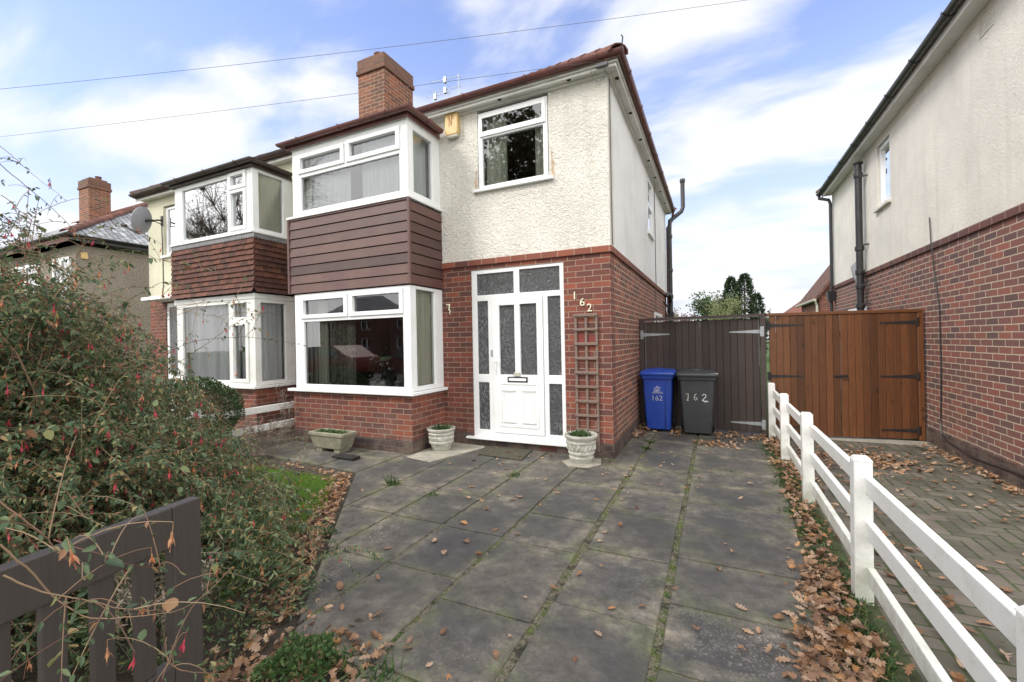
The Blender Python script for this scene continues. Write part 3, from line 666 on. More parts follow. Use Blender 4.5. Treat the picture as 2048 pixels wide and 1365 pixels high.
build(MB().panel((.25,DEP,2.695,4.90), [(3.45,4.15,3.60,4.74)], -.25, .012, 'x'), 'render_wall', M['rcS'], HA)
build(MB().box(-5.3,0,DEP-.25,DEP,-.05,4.9).box(-5.3,-5.05,.25,DEP-.25,0,4.9), 'rear_wall', M['brickA'], HA)
build(MB().box(-4.88,-2.59,-.012,.25,4.62,4.90), 'render_wall', M['rcA'], HA)
# chipped render round the front window sill
ch = MB()
for (cx_, cz, sgn) in ((-1.90,3.72,-1),(-.755,3.78,1)):
    pts = [(cx_, cz-.10),(cx_+sgn*.055, cz-.07),(cx_+sgn*.030, cz+.02),(cx_+sgn*.045, cz+.10),(cx_+sgn*.012, cz+.17),(cx_+sgn*.02, cz+.25),(cx_, cz+.27)]
    if sgn < 0: pts = pts[::-1]
    ch.prism(pts, -.016, -.008, lambda u, v, w_: (u, w_, v))
build(ch, 'chipped_render_edge', plain('bare_mortar', (.50,.38,.28), .95, .3, 30, bstr=1), HA)
# soffit and fascia
ov = .13
sf = MB().box(-5.3, ov, -ov, -.012, 4.875, 4.90); sf.box(.012, ov, -.012, DEP+.1, 4.875, 4.90)
sf.box(-5.3, ov+.018, -ov-.014, -ov, 4.86, 4.93); sf.box(ov, ov+.018, -ov, DEP+.1, 4.86, 4.93)
so_ = build(sf, 'soffit_board', M['soffit'], HA, bev=.003)
build(MB().panel((-5.3,0,4.84,4.875), [], -.05, -.013).panel((-.013,DEP,4.84,4.875), [], .013, .05, 'x'), 'soffit_trim', M['soffit'], so_)
for vx, vy in [(-.466,-.10),(-1.473,-.10)] + [(.105, .156+.966*k) for k in range(8)]:
    build(MB().lathe([(.028,0),(.030,.004),(.030,.012),(.022,.012)], (vx, vy, 4.866), 14), 'soffit_vent', M['hole'], so_)
build(MB().box(-5.3, ov+.045, -ov-.045, -ov-.018, 4.90, 4.99).box(ov+.018, ov+.045, -ov-.018, DEP+.1, 4.90, 4.99), 'fascia', M['soffit'], HA)
GY = -.205; GX = .205
gutter(HA, [[(-5.3,GY,4.995),(GX,GY,4.995),(GX,DEP+.15,4.975)]], M['maroon'])
hip_roof(HA, -5.3, .205, -.205, DEP+.2, (False, True), M['rooftile'], M['ridge'])
# hip iron and upturned tile edge
build(MB().tube([(.23,-.23,5.0),(.25,-.25,5.04),(.26,-.26,5.10),(.24,-.24,5.14)], .008), 'hip_iron', M['iron'], HA)
chimney(HA, -5.50, -4.80, 1.40, 2.32, 5.4, 7.45, pots=((.45,.3),(.45,.72)), potm=M['chimcap'])
# front bedroom window
W = frame(HA, (-1.866,-.80,3.70,4.795), [(-1.80,-.865,3.745,4.42),(-1.80,-.865,4.47,4.74)], -.02, .05, label='white framed bedroom window beside the yellow alarm box')
frame(W, (-1.835,-.825,4.445,4.765), [(-1.79,-.875,4.515,4.705)], -.04, -.0205, name='sash')
pane(W, -1.81,-.855,3.74,4.43,.01, mat=M['glassM']); pane(W, -1.80,-.865,4.50,4.715,-.032, mat=M['glassM'])
build(MB().box(-1.95,-.72,-.065,.0,3.655,3.70), 'sill', M['upvc'], W, bev=.006)
curtain(W, -1.80,-1.45,3.7,4.78,.09,amp=.03,wave=.09); curtain(W, -1.03,-.85,3.7,4.78,.10)
room(M['room'],'room_interior', W,-2.5,-.26,.26,3,3.2,4.86,'f')
# side landing window
W = frame(HA, (3.47,4.13,3.64,4.72), [(3.52,4.08,3.70,4.15),(3.52,4.08,4.22,4.67)], -.05, .02, 'x', label='narrow white landing window in the flank wall')
pane(W, 3.51,4.09,3.69,4.68,-.01,'x', mat=M['glassB']); build(MB().box(0,.06,3.42,4.18,3.58,3.64), 'sill', M['upvc'], W, bev=.005)
room(M['room'],'room_interior', W,-2.5,-.26,3.2,4.4,3.3,4.8,'r')
# low side window behind the gate
W = frame(HA, (4.27,5.6,1.1,2.07), [(4.33,4.9,1.16,2.0),(4.97,5.54,1.16,2.0)], .0, .03, 'x', label='low white flank window half hidden behind the gate')
build(MB().panel((4.30,5.57,1.13,2.03), [], -.02, .004, 'x'), 'glass_pane', M['obscure'], W)
# ---- bay
BX0, BX1, BY = -4.87, -2.55, -.77
build(MB().box(BX0,BX1,BY,-.001,.17,.78), 'bay_base', M['brickA'], HA)
build(MB().box(BX0-.014,BX1+.014,BY-.014,-.001,-.05,.17), 'bay_plinth', M['plinth'], HA)
def bay_window(H, x0, x1, z0, z1, holes, sashes, side, label, gm, mat=None, roomz=(.2,2.33), yside=(-.62,-.10)):
    mat = mat or M['upvc']
    Wn = frame(H, (x0, x1, z0, z1), holes, BY, BY+.07, name='bay_window', mat=mat, label=label)
    sp = MB().panel((BY+.07, -.001, z0, z1), [side], x1-.07, x1, 'x'); sp.panel((BY+.07, -.001, z0, z1), [side], x0, x0+.07, 'x')
    build(sp, 'side_frame', mat, Wn, bev=.004)
    for h in holes: pane(Wn, h[0]-.005, h[1]+.005, h[2]-.005, h[3]+.005, BY+.03, mat=gm)
    pane(Wn, side[0]-.005, side[1]+.005, side[2]-.005, side[3]+.005, x1-.035, 'x', mat=gm)
    pane(Wn, side[0]-.005, side[1]+.005, side[2]-.005, side[3]+.005, x0+.035, 'x', mat=gm); curtain(Wn, -.70, -.12, z0+.03, z1-.03, x0+.16, wave=.08, ax='x')
    for s in sashes: frame(Wn, s[0], [s[1]], BY-.022, BY-.0005, name='sash', mat=mat)
    room(M['room'], 'room_interior', Wn, x0+.08, x1-.08, BY+.08, 3.2, roomz[0], roomz[1], 'f' if False else 'flr' )
    # cheeks of the room behind the bay opening
    build(MB().box(x0-.3,x0+.02,.0,.02,roomz[0],roomz[1]).box(x1-.02,x1+.0,.26,3.2,roomz[0],roomz[1]).box(x0,x0+.02,.26,3.2,roomz[0],roomz[1]), 'room_wall', M['room'], Wn)
    return Wn
W = bay_window(HA, BX0+.06, BX1, .83, 2.295, [(-4.61,-2.68,.895,1.86),(-4.60,-3.76,1.97,2.19),(-3.585,-2.73,1.97,2.20)],
    [((-4.665,-3.69,1.91,2.25),(-4.60,-3.76,1.97,2.19)),((-3.655,-2.67,1.91,2.26),(-3.585,-2.73,1.97,2.20))], (-.64,-.20,.895,2.25),
    'ground floor bay window with dark glass under the brown cladding', M['glass'])
curtain(W, -4.50,-4.30,.85,2.28,-.60); curtain(W, -4.28,-3.75,.85,2.28,-.57,M['patterned'],.07,.03); curtain(W, -2.80,-2.66,.85,2.28,-.60); curtain(W, -.68,-.14,.85,2.28,-2.66,wave=.08,ax='x')
build(MB().panel((BX0-.05,BX1+.075,.785,.828), [], BY-.075, BY+.02).box(BX1-.0,BX1+.075,BY+.02,-.001,.785,.828), 'sill', M['upvc'], W, bev=.006)
build(MB().box(-3.5,-3.2,-.58,-.42,.83,.95), 'window_plant_pot', M['whitepot'], W, bev=.02)
nb = 40; a = RNG.normal(0,1,(nb*6,3)); O = np.array([-3.33,-.5,1.10])+a*np.array([.08,.04,.10]); leaf_object('window_plant', O, a, RNG.normal(size=a.shape), np.full(nb*6,.05), np.full(nb*6,.016), M['boxleaf'], W); leaf_object('window_flowers', O[:34]+np.array([0,-.02,.03]), a[:34], RNG.normal(size=(34,3)), np.full(34,.035), np.full(34,.018), M['net'], W)
W = bay_window(HA, BX0+.06, BX1, 3.515, 4.56, [(-4.62,-2.69,3.595,4.11),(-4.61,-3.77,4.225,4.40),(-3.59,-2.74,4.23,4.425)],
    [((-4.67,-3.70,4.165,4.455),(-4.61,-3.77,4.225,4.40)),((-3.66,-2.675,4.165,4.48),(-3.59,-2.74,4.23,4.425))], (-.64,-.20,3.60,4.46),
    'first floor bay window with pale curtains above the brown cladding', M['glassM'], roomz=(3.3,4.6))
curtain(W, -4.66,-4.52,3.5,4.55,-.64); curtain(W,-4.51,-3.72,3.5,4.55,-.62,M['net'],.09,.012); curtain(W,-3.50,-2.66,3.5,4.55,-.62,M['net'],.09,.012); curtain(W,-.66,-.15,3.5,4.55,-2.70,M['net'],.09,.012,'x')
build(MB().panel((BX0-.04,BX1+.04,3.475,3.513), [], BY-.05, BY+.02).box(BX1,BX1+.04,BY+.02,-.001,3.475,3.513), 'sill', M['upvc'], W, bev=.005)
build(MB().box(BX0+.03,BX1+.015,BY-.015,-.001,4.562,4.585), 'head_trim', M['upvc'], W, bev=.004)
# shiplap cladding
cl = MB(); z0c, z1c, nbd = 2.31, 3.455, 8; bh_ = (z1c-z0c)/nbd
for k in range(nbd):
    a, b = z0c+k*bh_, z0c+(k+1)*bh_-.010
    f = BY-.030; r_ = BX1+.030
    cl.hexa([(BX0-.03,f,a),(r_,f,a),(r_,BY,a),(BX0-.03,BY,a)], [(BX0-.03,f+.012,b),(r_-.004,f+.012,b),(r_-.004,BY,b),(BX0-.03,BY,b)])
    cl.hexa([(BX1,BY-.0,a+.0005),(r_,BY-.0,a+.0005),(r_,-.014,a+.0005),(BX1,-.014,a+.0005)], [(BX1,BY,b),(r_-.012,BY,b),(r_-.012,-.014,b),(BX1,-.014,b)])
Cd = build(cl, 'shiplap_cladding', M['clad'], HA, bev=.003)
build(MB().box(r_-.030,r_+.012,BY-.042,BY-.004,z0c-.004,z1c+.016).box(BX0-.042,BX0,BY-.040,BY,z0c-.004,z1c+.016).box(BX0,BX1,BY-.034,BY,z1c-.008,z1c+.016), 'corner_trim', M['clad'], Cd, bev=.004)
build(MB().box(BX0,BX1,BY+.001,-.014,2.30,3.47), 'cladding_core', M['hole'], Cd)
# bay roof, fascia, gutter
def bay_roof(H, x0, x1, gm, zt):
    fb = MB().box(x0-.02,x1+.045,BY-.050,BY-.028,zt-.085,zt).box(x1+.023,x1+.045,BY-.028,-.05,zt-.085,zt).box(x0-.02,x0+.002,BY-.028,-.05,zt-.085,zt)
    build(fb, 'bay_fascia', gm, H, bev=.003)
    e0, e1, yf = x0-.07, x1+.095, BY-.10
    rt = MB().add([(e0,yf,zt),(e1,yf,zt),(e1,-.05,zt),(e0,-.05,zt),(e0+.45,-.24,zt+.12),(e1-.45,-.24,zt+.12),(e1-.45,-.2,zt+.12),(e0+.45,-.2,zt+.12)], [(0,1,5,4),(1,2,6,5),(3,0,4,7),(4,5,6,7),(0,3,2,1),(2,3,7,6)])
    build(rt, 'bay_roof', M['lead'], H)
    gutter(H, [[(x0-.075,-.10,zt+.012),(x0-.075,BY-.100,zt+.012),(x1+.098,BY-.100,zt+.012),(x1+.098,-.10,zt+.012)]], gm, r=.052, name='bay_gutter', clips=.85)
bay_roof(HA, BX0, BX1, M['maroon'], 4.645)

# ---- front door
DR = build(MB().panel((-2.04,-.62,.12,2.545), [(-1.955,-1.36,2.175,2.485),(-1.275,-.68,2.175,2.50),(-1.955,-1.775,1.028,2.09),(-1.955,-1.775,.225,.912),(-.86,-.675,1.028,2.10),(-.86,-.675,.218,.912),(-1.70,-.925,.195,2.10)], .01, .08), 'front_door', M['upvc'], HA, bev=.006, seg=2)
leaf = build(MB().panel((-1.695,-.93,.20,2.095), [(-1.594,-1.352,1.028,2.012),(-1.271,-1.02,1.028,2.016)], -.004, .05), 'door_leaf', M['upvc'], DR, bev=.005, seg=2)
mo = MB().panel((-1.60,-1.00,.29,.925), [(-1.565,-1.035,.325,.89)], -.012, -.0045)
for cx_ in (-1.455,-1.155):
    mo.box(cx_-.10,cx_+.10,-.020,-.0045,.80,.825); mo.box(cx_-.10,cx_+.10,-.020,-.0045,.355,.38); mo.panel((cx_-.085,cx_+.085,.38,.80), [(cx_-.065,cx_+.065,.40,.78)], -.010, -.0045)
build(mo, 'door_panel_moulding', M['upvc'], DR, bev=.004, seg=2)
for (a, b, c, d) in ((-1.96,-1.355,2.17,2.49),(-1.28,-.675,2.17,2.505),(-1.96,-1.77,1.02,2.095),(-1.96,-1.77,.22,.918),(-.865,-.67,1.02,2.105),(-.865,-.67,.212,.918),(-1.60,-1.345,1.02,2.02),(-1.276,-1.015,1.02,2.02)):
    build(MB().box(a,b,.030,.040,c,d), 'door_glass', M['obscure'], DR)
build(MB().panel((-1.468,-1.165,.925,1.0), [(-1.452,-1.181,.94,.985)], -.020, -.0045), 'letterbox', M['hole'], DR, bev=.003)
build(MB().box(-1.45,-1.183,-.016,-.0045,.942,.983), 'letterbox_flap', M['upvc'], DR, bev=.003)
hd = MB().box(-1.672,-1.640,-.016,-.0045,1.04,1.30).tube([(-1.656,-.016,1.215),(-1.656,-.055,1.215),(-1.64,-.062,1.217),(-1.555,-.060,1.222)], .009)
build(hd, 'door_handle', M['upvc'], DR, bev=.003)
build(MB().lathe([(.010,0),(.010,.004)], (-1.656,-.02,1.09), 12).box(-1.735,-1.712,-.004,.0095,1.29,1.38), 'lock_cylinder', M['galv'], DR)
build(MB().box(-1.37,-1.27,-.020,-.005,1.005,1.065), 'door_knocker', M['greyplastic'], DR, bev=.006)
build(MB().box(-2.13,-.585,-.085,.10,.095,.125), 'sill', M['upvc'], DR, bev=.006)
build(MB().box(-2.04,-.62,.081,.12,.12,2.54), 'door_backing', M['hole'], DR)
# air brick below the sill
ab = MB().panel((-.98,-.755,.005,.085), [( -.968+.022*i, -.956+.022*i, .014+.024*j, .028+.024*j) for i in range(10) for j in range(3)], -.022, -.0165)
build(ab, 'air_brick', plain('dark_red_clay', (.12,.035,.028), .8, .2), HA)
# house number
for chx, px_, pz in (('1',-.497,2.035),('6',-.395,1.945),('2',-.300,1.868)):
    o = build(text_mb(chx, .145, .014, FRONT(px_-.01, -.010, pz)), 'house_number', M['brass'], HA); o['label'] = 'cream metal numeral %s on the brick wall' % chx
# wall ornament (small cream lizard-like hook)
build(MB().tube([(-2.47,-.02,2.075),(-2.44,-.035,2.06),(-2.415,-.03,2.07),(-2.405,-.03,2.03),(-2.42,-.025,2.0),(-2.40,-.02,1.965),(-2.415,-.02,1.935),(-2.39,-.02,1.915)], [.006,.010,.012,.012,.010,.010,.007,.004]).lathe([(.014,0),(.018,.012),(.010,.024)], (-2.408,-.03,2.05), 8), 'wall_ornament', M['brass'], HA, smooth=True)
# cables on the flank and loose cables under the eave corner
build(MB().tube([(.022,.075,4.86),(.020,.08,4.2),(.022,.07,3.4),(.021,.085,2.72)], .006), 'wall_cable', M['wire'], HA)
build(MB().tube([(.020,4.55,4.86),(.022,4.56,4.0),(.020,4.54,3.2),(.022,4.55,2.7),(.012,4.55,2.5),(.012,4.55,1.6)], .008), 'wall_cable', M['wire'], HA)
build(MB().tube([(-.16,-.16,4.87),(-.13,-.17,4.76),(-.06,-.17,4.70),(.0,-.16,4.73),(.02,-.15,4.83)], .0045).tube([(.0,-.12,4.87),(.03,-.13,4.80),(.06,-.1,4.79)], .004).box(-.08,.06,-.215,-.17,4.86,4.90), 'loose_cable', M['wire'], HA)
# soil pipe at the rear corner
sp = MB().tube([(.13,6.75,0),(.13,6.75,4.35),(.14,6.78,4.62),(.42,6.95,4.88),(.46,6.98,5.0),(.46,6.98,5.75)], .055, 14)
for z in (2.6,3.3,4.2,5.75): sp.lathe([(.064,-.05),(.070,-.03),(.070,.03),(.064,.05)], (.13 if z < 5 else .46, 6.75 if z < 5 else 6.98, z if z < 5 else z-.05), 14)
Sp = build(sp, 'soil_pipe', M['black'], HA, smooth=True)
build(MB().tube([(.13,6.75,2.45),(.13,6.55,2.62),(.10,6.35,2.66),(.06,6.28,2.58)], .045, 10).tube([(.02,6.0,2.42),(.1,6.2,2.30),(.12,6.7,2.12)], .022, 8).box(.05,.2,6.62,6.88,2.05,2.2), 'waste_branch', M['black'], Sp, smooth=True)
build(MB().tube([(.205,7.08,4.93),(.18,7.05,4.7),(.05,7.02,4.5),(.04,7.0,2.2)], .034, 10), 'downpipe', M['maroon'], HA, smooth=True)
build(MB().box(.16,.30,7.0,7.1,1.9,2.15), 'meter_box', M['greyplastic'], HA, bev=.01)

# alarm box
AL = build(MB().prism([(-2.385,4.63),(-2.36,4.585),(-2.19,4.585),(-2.165,4.63),(-2.165,4.90),(-2.185,4.93),(-2.365,4.93),(-2.385,4.90)], -.10, -.013, lambda u, v, w_: (u, w_, v-.03)), 'alarm_box', M['yellow'], HA, bev=.012, seg=2)
AL['label'] = 'faded yellow burglar alarm box'
build(MB().box(-2.37,-2.18,-.092,-.02,4.52,4.57), 'alarm_box_base', M['greyplastic'], AL, bev=.012, seg=2)
mk = MB()
for a, b in (((-2.305,4.68),(-2.305,4.83)),((-2.305,4.83),(-2.265,4.69)),((-2.265,4.69),(-2.255,4.84)),((-2.255,4.84),(-2.235,4.78))): mk.bar((a[0],-.102,a[1]),(b[0],-.102,b[1]),.006,.006,(0,1,0))
build(mk, 'alarm_box_mark', plain('rust_mark', (.35,.12,.04), .7), AL)

# ------------------------------------------------------------------ HOUSE B (adjoining)
HB = empty('semi_detached_house', (-8.0, 3.4, 0), 'adjoining pale yellow semi-detached house with tile hung bay and satellite dish', 'house')
CX0, CX1 = -8.08, -5.78
build(MB().panel((-10.57,CX0,2.60,4.90), [(-9.95,-8.75,3.53,4.66)], -.012, .25).panel((CX1+.0,-5.301,2.35,4.90), [], -.012, .25), 'render_wall', M['rcB'], HB)
build(MB().panel((-10.57,CX0,-.05,2.60), [(-9.95,-8.55,.1,2.5)], 0, .25).panel((CX1,-5.301,-.05,2.35), [], 0, .25), 'brick_wall', M['brickA'], HB)
build(MB().box(CX0,CX1,-.012,.25,4.58,4.90), 'render_wall', M['rcB'], HB)
build(MB().box(-10.57,-10.32,.25,DEP,-.05,4.9).box(-10.32,-5.31,DEP-.25,DEP,-.05,4.9), 'flank_wall', M['rcB'], HB)
sB = MB().box(-10.71,-5.301,-ov,-.012,4.875,4.90).box(-10.71,-10.58,-.012,DEP,4.875,4.90).box(-10.79,-5.301,-ov-.018,-ov,4.86,4.93)
build(sB, 'soffit_board', M['soffit'], HB)
build(MB().box(-10.73,-5.301,-ov-.045,-ov-.018,4.90,4.99), 'fascia', M['darkgut'], HB)
gutter(HB, [[(-10.79,DEP,4.975),(-10.79,GY,4.995),(-5.301,GY,4.995)]], M['darkgut'])
hip_roof(HB, -10.78, -5.301, -.205, DEP+.2, (True, False), M['rooftile'], island('dark_ridge_tile', [(0,(.06,.045,.04)),(1,(.11,.07,.055))], .8))
build(MB().box(CX0,CX1,BY,-.001,-.05,.78), 'bay_base', M['brickA'], HB)
W = bay_window(HB, CX0+.05, CX1, 3.44, 4.51, [(-7.79,-6.455,3.49,4.42),(-6.335,-6.0,4.265,4.43),(-6.335,-6.005,3.555,4.13)],
    [((-6.40,-5.935,4.20,4.49),(-6.335,-6.0,4.265,4.43)),((-6.40,-5.94,3.49,4.18),(-6.335,-6.005,3.555,4.13))], (-.66,-.20,3.50,4.45), 'first floor bay window reflecting bare branches above hung tiles', M['glassB'], mat=M['upvc'], roomz=(3.3,4.6))
curtain(W, -7.85,-7.65,3.45,4.5,-.60); curtain(W,-.68,-.15,3.45,4.5,CX1-.12,M['curtain'],.09,.015,'x')
build(MB().panel((CX0-.04,CX1+.05,3.40,3.438), [], BY-.055, BY+.02).box(CX1,CX1+.05,BY+.02,-.001,3.40,3.438), 'sill', M['upvc'], W, bev=.005)
W = bay_window(HB, CX0+.05, CX1, .83, 2.30, [(-7.85,-6.475,.91,2.24),(-6.343,-5.99,2.0,2.24),(-6.338,-6.008,.94,1.857)],
    [((-6.40,-5.94,.885,1.91),(-6.338,-6.008,.94,1.857))], (-.66,-.20,.90,2.24), 'ground floor bay window hung with lace net', M['glassN'], mat=M['upvc_old'])
curtain(W,-7.9,-6.42,.86,2.29,-.62,M['net'],.08,.016); curtain(W,-6.36,-5.95,.86,2.29,-.61,M['net'],.06,.014); curtain(W,-.68,-.15,.86,2.29,CX1-.12,M['net'],.09,.016,'x')
build(MB().panel((CX0-.04,CX1+.07,.785,.828), [], BY-.075, BY+.02).box(CX1,CX1+.07,BY+.02,-.001,.785,.828), 'sill', M['upvc_old'], W, bev=.006)
build(MB().box(CX0-.01,CX1+.012,BY-.012,-.001,2.30,2.39), 'head_board', M['upvc_old'], W, bev=.004)
# hung tiles on the bay, individually lapped; the bottom courses kick out
th = MB(); nrow = 10; zb_, zt_ = 2.41, 3.32; gau = (zt_-zb_)/nrow; lace = []
for k in range(nrow):
    z = zb_ + k*gau; kick = .045*max(0, 1-k/2.5)**2 + .012
    off_ = (k % 2)*.082; x = CX0-.045+off_-.165
    while x < CX1+.03:
        a, b = max(x+.0015, CX0-.05), min(x+.1635, CX1+.045)
        if b-a > .02:
            j = random.uniform(-.002,.002); zj = z+random.uniform(-.004,.003)
            th.hexa([(a,BY-.030-kick+j,zj),(b,BY-.030-kick+j,zj),(b,BY-.016-kick+j,zj),(a,BY-.016-kick+j,zj)], [(a,BY-.012,z+gau+.03),(b,BY-.012,z+gau+.03),(b,BY-.001,z+gau+.03),(a,BY-.001,z+gau+.03)])
        x += .165
    yy = BY-.02+off_-.165
    while yy < -.02:
        a, b = max(yy+.0015, BY-.02), min(yy+.1635, -.016)
        if b-a > .02:
            zj = z+random.uniform(-.004,.003)
            th.hexa([(CX1+.030+kick,a,zj),(CX1+.030+kick,b,zj),(CX1+.016+kick,b,zj),(CX1+.016+kick,a,zj)], [(CX1+.012,a,z+gau+.03),(CX1+.012,b,z+gau+.03),(CX1+.001,b,z+gau+.03),(CX1+.001,a,z+gau+.03)])
        yy += .165
TH = build(th, 'hung_tiles', M['tile_hung'], HB)
build(MB().box(CX0,CX1,BY+.001,-.014,2.39,3.40), 'tile_core', M['hole'], TH)
ld = MB()
k = 0; x = CX0-.03
while x < CX1+.02:
    ld.prism([(x,3.40),(x,3.335),(x+.02,3.315),(x+.045,3.315),(x+.064,3.335),(x+.064,3.40)], BY-.036, BY-.032, lambda u, v, w_: (u, w_, v)); x += .065
y = BY-.03
while y < -.07:
    ld.prism([(y,3.40),(y,3.335),(y+.02,3.315),(y+.045,3.315),(y+.064,3.335),(y+.064,3.40)], CX1+.032, CX1+.036, lambda u, v, w_: (w_, u, v)); y += .065
build(ld, 'scalloped_lead_flashing', M['lead'], TH)
bay_roof(HB, CX0, CX1, M['darkgut'], 4.585)
W = frame(HB, (-9.95,-8.75,3.56,4.64), [(-9.86,-9.40,3.62,4.58),(-9.32,-8.84,3.62,4.58)], .03, .09, label='white upstairs window beside the satellite dish')
pane(W,-9.87,-8.83,3.61,4.59,.055,mat=M['glassB']); build(MB().box(-10.02,-8.70,-.06,.03,3.50,3.555), 'sill', M['upvc_old'], W, bev=.005); curtain(W,-9.86,-9.55,3.6,4.6,.14)
room(M['room'],'room_interior', W,-10.3,-8.3,.26,3,3.2,4.8,'f')
D2 = build(MB().panel((-9.95,-8.55,.1,2.5), [(-9.86,-9.55,.9,2.4),(-9.45,-9.05,1.0,2.1),(-8.95,-8.64,.9,2.4),(-9.45,-9.05,2.2,2.42)], .02, .09), 'front_door', M['upvc'], HB, bev=.005)
build(MB().box(-9.9,-8.6,.04,.06,.85,2.45), 'door_glass', M['obscure'], D2); build(MB().box(-9.95,-8.55,.1,.14,.1,2.5), 'door_backing', M['hole'], D2)
build(MB().box(-10.1,-8.3,-.40,-.02,2.52,2.60), 'porch_canopy', M['upvc_old'], HB, bev=.01)
# satellite dish
dc = Vector((-9.80,-.44,4.22)); dn = Vector((-.93,-.37,.22)).normalized(); ds = dn.cross(Vector((0,0,1))).normalized(); du = ds.cross(dn)
mb = MB(); nr, nk = 6, 28
for i in range(nr+1):
    rr = i/nr
    for k in range(nk):
        t_ = 2*math.pi*k/nk; p = dc + ds*math.cos(t_)*rr*.24 + du*math.sin(t_)*rr*.29 + dn*(rr*rr*.07); mb.v.append(tuple(p))
for i in range(nr+1):
    rr = i/nr
    for k in range(nk):
        t_ = 2*math.pi*k/nk; p = dc + ds*math.cos(t_)*rr*.24 + du*math.sin(t_)*rr*.29 + dn*(rr*rr*.07-.012); mb.v.append(tuple(p))
Q = (nr+1)*nk
for i in range(nr):
    for k in range(nk):
        a, b, c, d = i*nk+k, i*nk+(k+1) % nk, (i+1)*nk+(k+1) % nk, (i+1)*nk+k; mb.f.append((a,b,c,d)); mb.f.append((Q+d,Q+c,Q+b,Q+a))
for k in range(nk): a, b = nr*nk+k, nr*nk+(k+1) % nk; mb.f.append((a, b, Q+b, Q+a))
SD = empty('satellite_dish', (-10.0,-.02,4.3), 'grey satellite dish bracketed to the pale yellow front wall', 'satellite dish')
build(mb, 'dish', plain('dish_mesh_grey', (.26,.26,.29), .5, .1), SD, smooth=True, recalc=False)
base = dc - du*.30 + dn*.06; lnb = dc + dn*.42 - du*.20
build(MB().bar(base, lnb, .025, .03).bar(dc-dn*.02, (-9.80,-.28,4.26), .05, .05), 'dish_arm', M['iron'], SD)
build(MB().tube([lnb-dn*.03+du*.02, lnb+dn*.06+du*.03], .035, 10), 'receiver', M['iron'], SD)
build(MB().tube([(-9.80,-.28,4.26),(-9.95,-.16,4.32),(-9.99,-.02,4.36)], .018).tube([(-9.80,-.28,4.26),(-9.99,-.02,4.26)], .010).box(-10.03,-9.95,-.03,-.013,4.24,4.45), 'wall_bracket', M['iron'], SD)
build(MB().tube([(-9.99,-.03,4.25),(-9.985,-.02,3.5),(-9.98,-.025,2.9),(-10.03,-.02,2.65)], .009), 'dish_cable', M['wire'], SD)
# chimney shared pot etc belongs to house A

# ------------------------------------------------------------------ HOUSE C (far left)
HC = empty('slate_roofed_house', (-18.5, 4, 0), 'brown pebbledashed house with grey slate hip roof far left behind the bush', 'house')
fC = .70
build(MB().box(-21.3,-16.0,fC,fC+7.6,-.05,4.62), 'pebbledash_wall', M['rcC'], HC)
build(MB().box(-16.0,-15.985,fC+1.85,fC+2.1,4.25,4.36), 'air_brick', M['brickA'], HC)
build(MB().box(-21.5,-15.75,fC-.28,fC-.25,4.66,4.84), 'fascia', plain('red_brown_fascia', (.16,.055,.05), .6, .2), HC)
build(MB().box(-15.78,-15.75,fC-.25,fC+7.8,4.70,4.84), 'fascia', M['black'], HC)
gutter(HC, [[(-21.5,fC-.34,4.86),(-15.68,fC-.34,4.86),(-15.68,fC+7.9,4.86)]], M['black'], r=.06)
hip_roof(HC, -26.5, -15.7, fC-.34, fC+7.9, (False, True), M['slate'], M['ridge'], z=4.88)
chimney(HC, -19.3, -18.6, 2.0, 2.62, 5.2, 7.52, pots=((.55,.65),))
W = frame(HC, (-17.4,-16.3,2.2,4.3), [(-17.3,-16.9,2.3,4.2),(-16.8,-16.4,2.3,4.2)], fC-.06, fC, label='white front window of the far house'); pane(W,-17.3,-16.4,2.3,4.2,fC-.03,mat=M['glass'])
W = frame(HC, (-20.4,-18.4,3.3,4.3), [(-20.3,-19.5,3.4,4.2),(-19.3,-18.5,3.4,4.2)], fC-.06, fC, label='wide white upstairs window of the far house'); pane(W,-20.3,-18.5,3.4,4.2,fC-.03,mat=M['glass'])
build(MB().box(-16.0,-15.95,fC+.1,fC+.26,4.22,4.42), 'alarm_box', M['yellow'], HC, bev=.01)

# ------------------------------------------------------------------ HOUSE D (right)
HD = empty('detached_house', (6.5, 4, 0), 'ivory roughcast and plum brick house along the right edge with black pipes', 'house')
DX = 3.85; DEND = 7.5
build(MB().panel((-.2,DEND,.20,2.62), [(4.95,6.35,1.1,2.06)], DX, DX+.25, 'x'), 'brick_wall', M['brickD'], HD)
build(MB().panel((-.2,DEND+.01,-.05,.20), [], DX-.018, DX+.25, 'x'), 'plinth', M['plinth'], HD)
build(MB().panel((-.2,DEND+.012,2.62,2.705), [], DX-.028, DX+.25, 'x'), 'string_course', brick('plum_string_course', [(0,(.10,.05,.048)),(1,(.19,.075,.06))], (.36,.29,.22), bw=.23, bh=.09), HD, bev=.004)
build(MB().panel((-.2,DEND,2.705,4.96), [(3.60,4.22,3.70,4.80)], DX-.012, DX+.25, 'x'), 'render_wall', M['rcD'], HD)
build(MB().box(DX+.25,9.2,DEND-.25,DEND,-.05,4.9).box(DX+.25,9.2,-.2,.05,-.05,4.9).box(9.0,9.25,.05,DEND-.25,-.05,4.9), 'other_walls', M['brickD'], HD)
sD = MB().box(DX-.19,DX-.012,-.45,DEND+.05,4.94,4.965).box(DX-.208,DX-.19,-.47,DEND+.07,4.91,5.03)
build(sD, 'soffit_board', M['soffit'], HD, bev=.004)
gutter(HD, [[(DX-.262,DEND+.12,5.03),(DX-.262,-.6,5.04)]], M['black'], r=.058, clips=.9)
hip_roof(HD, DX-.25, 9.6, -.55, DEND+.1, (True, True), M['rooftile'], M['ridge'], z=5.03)
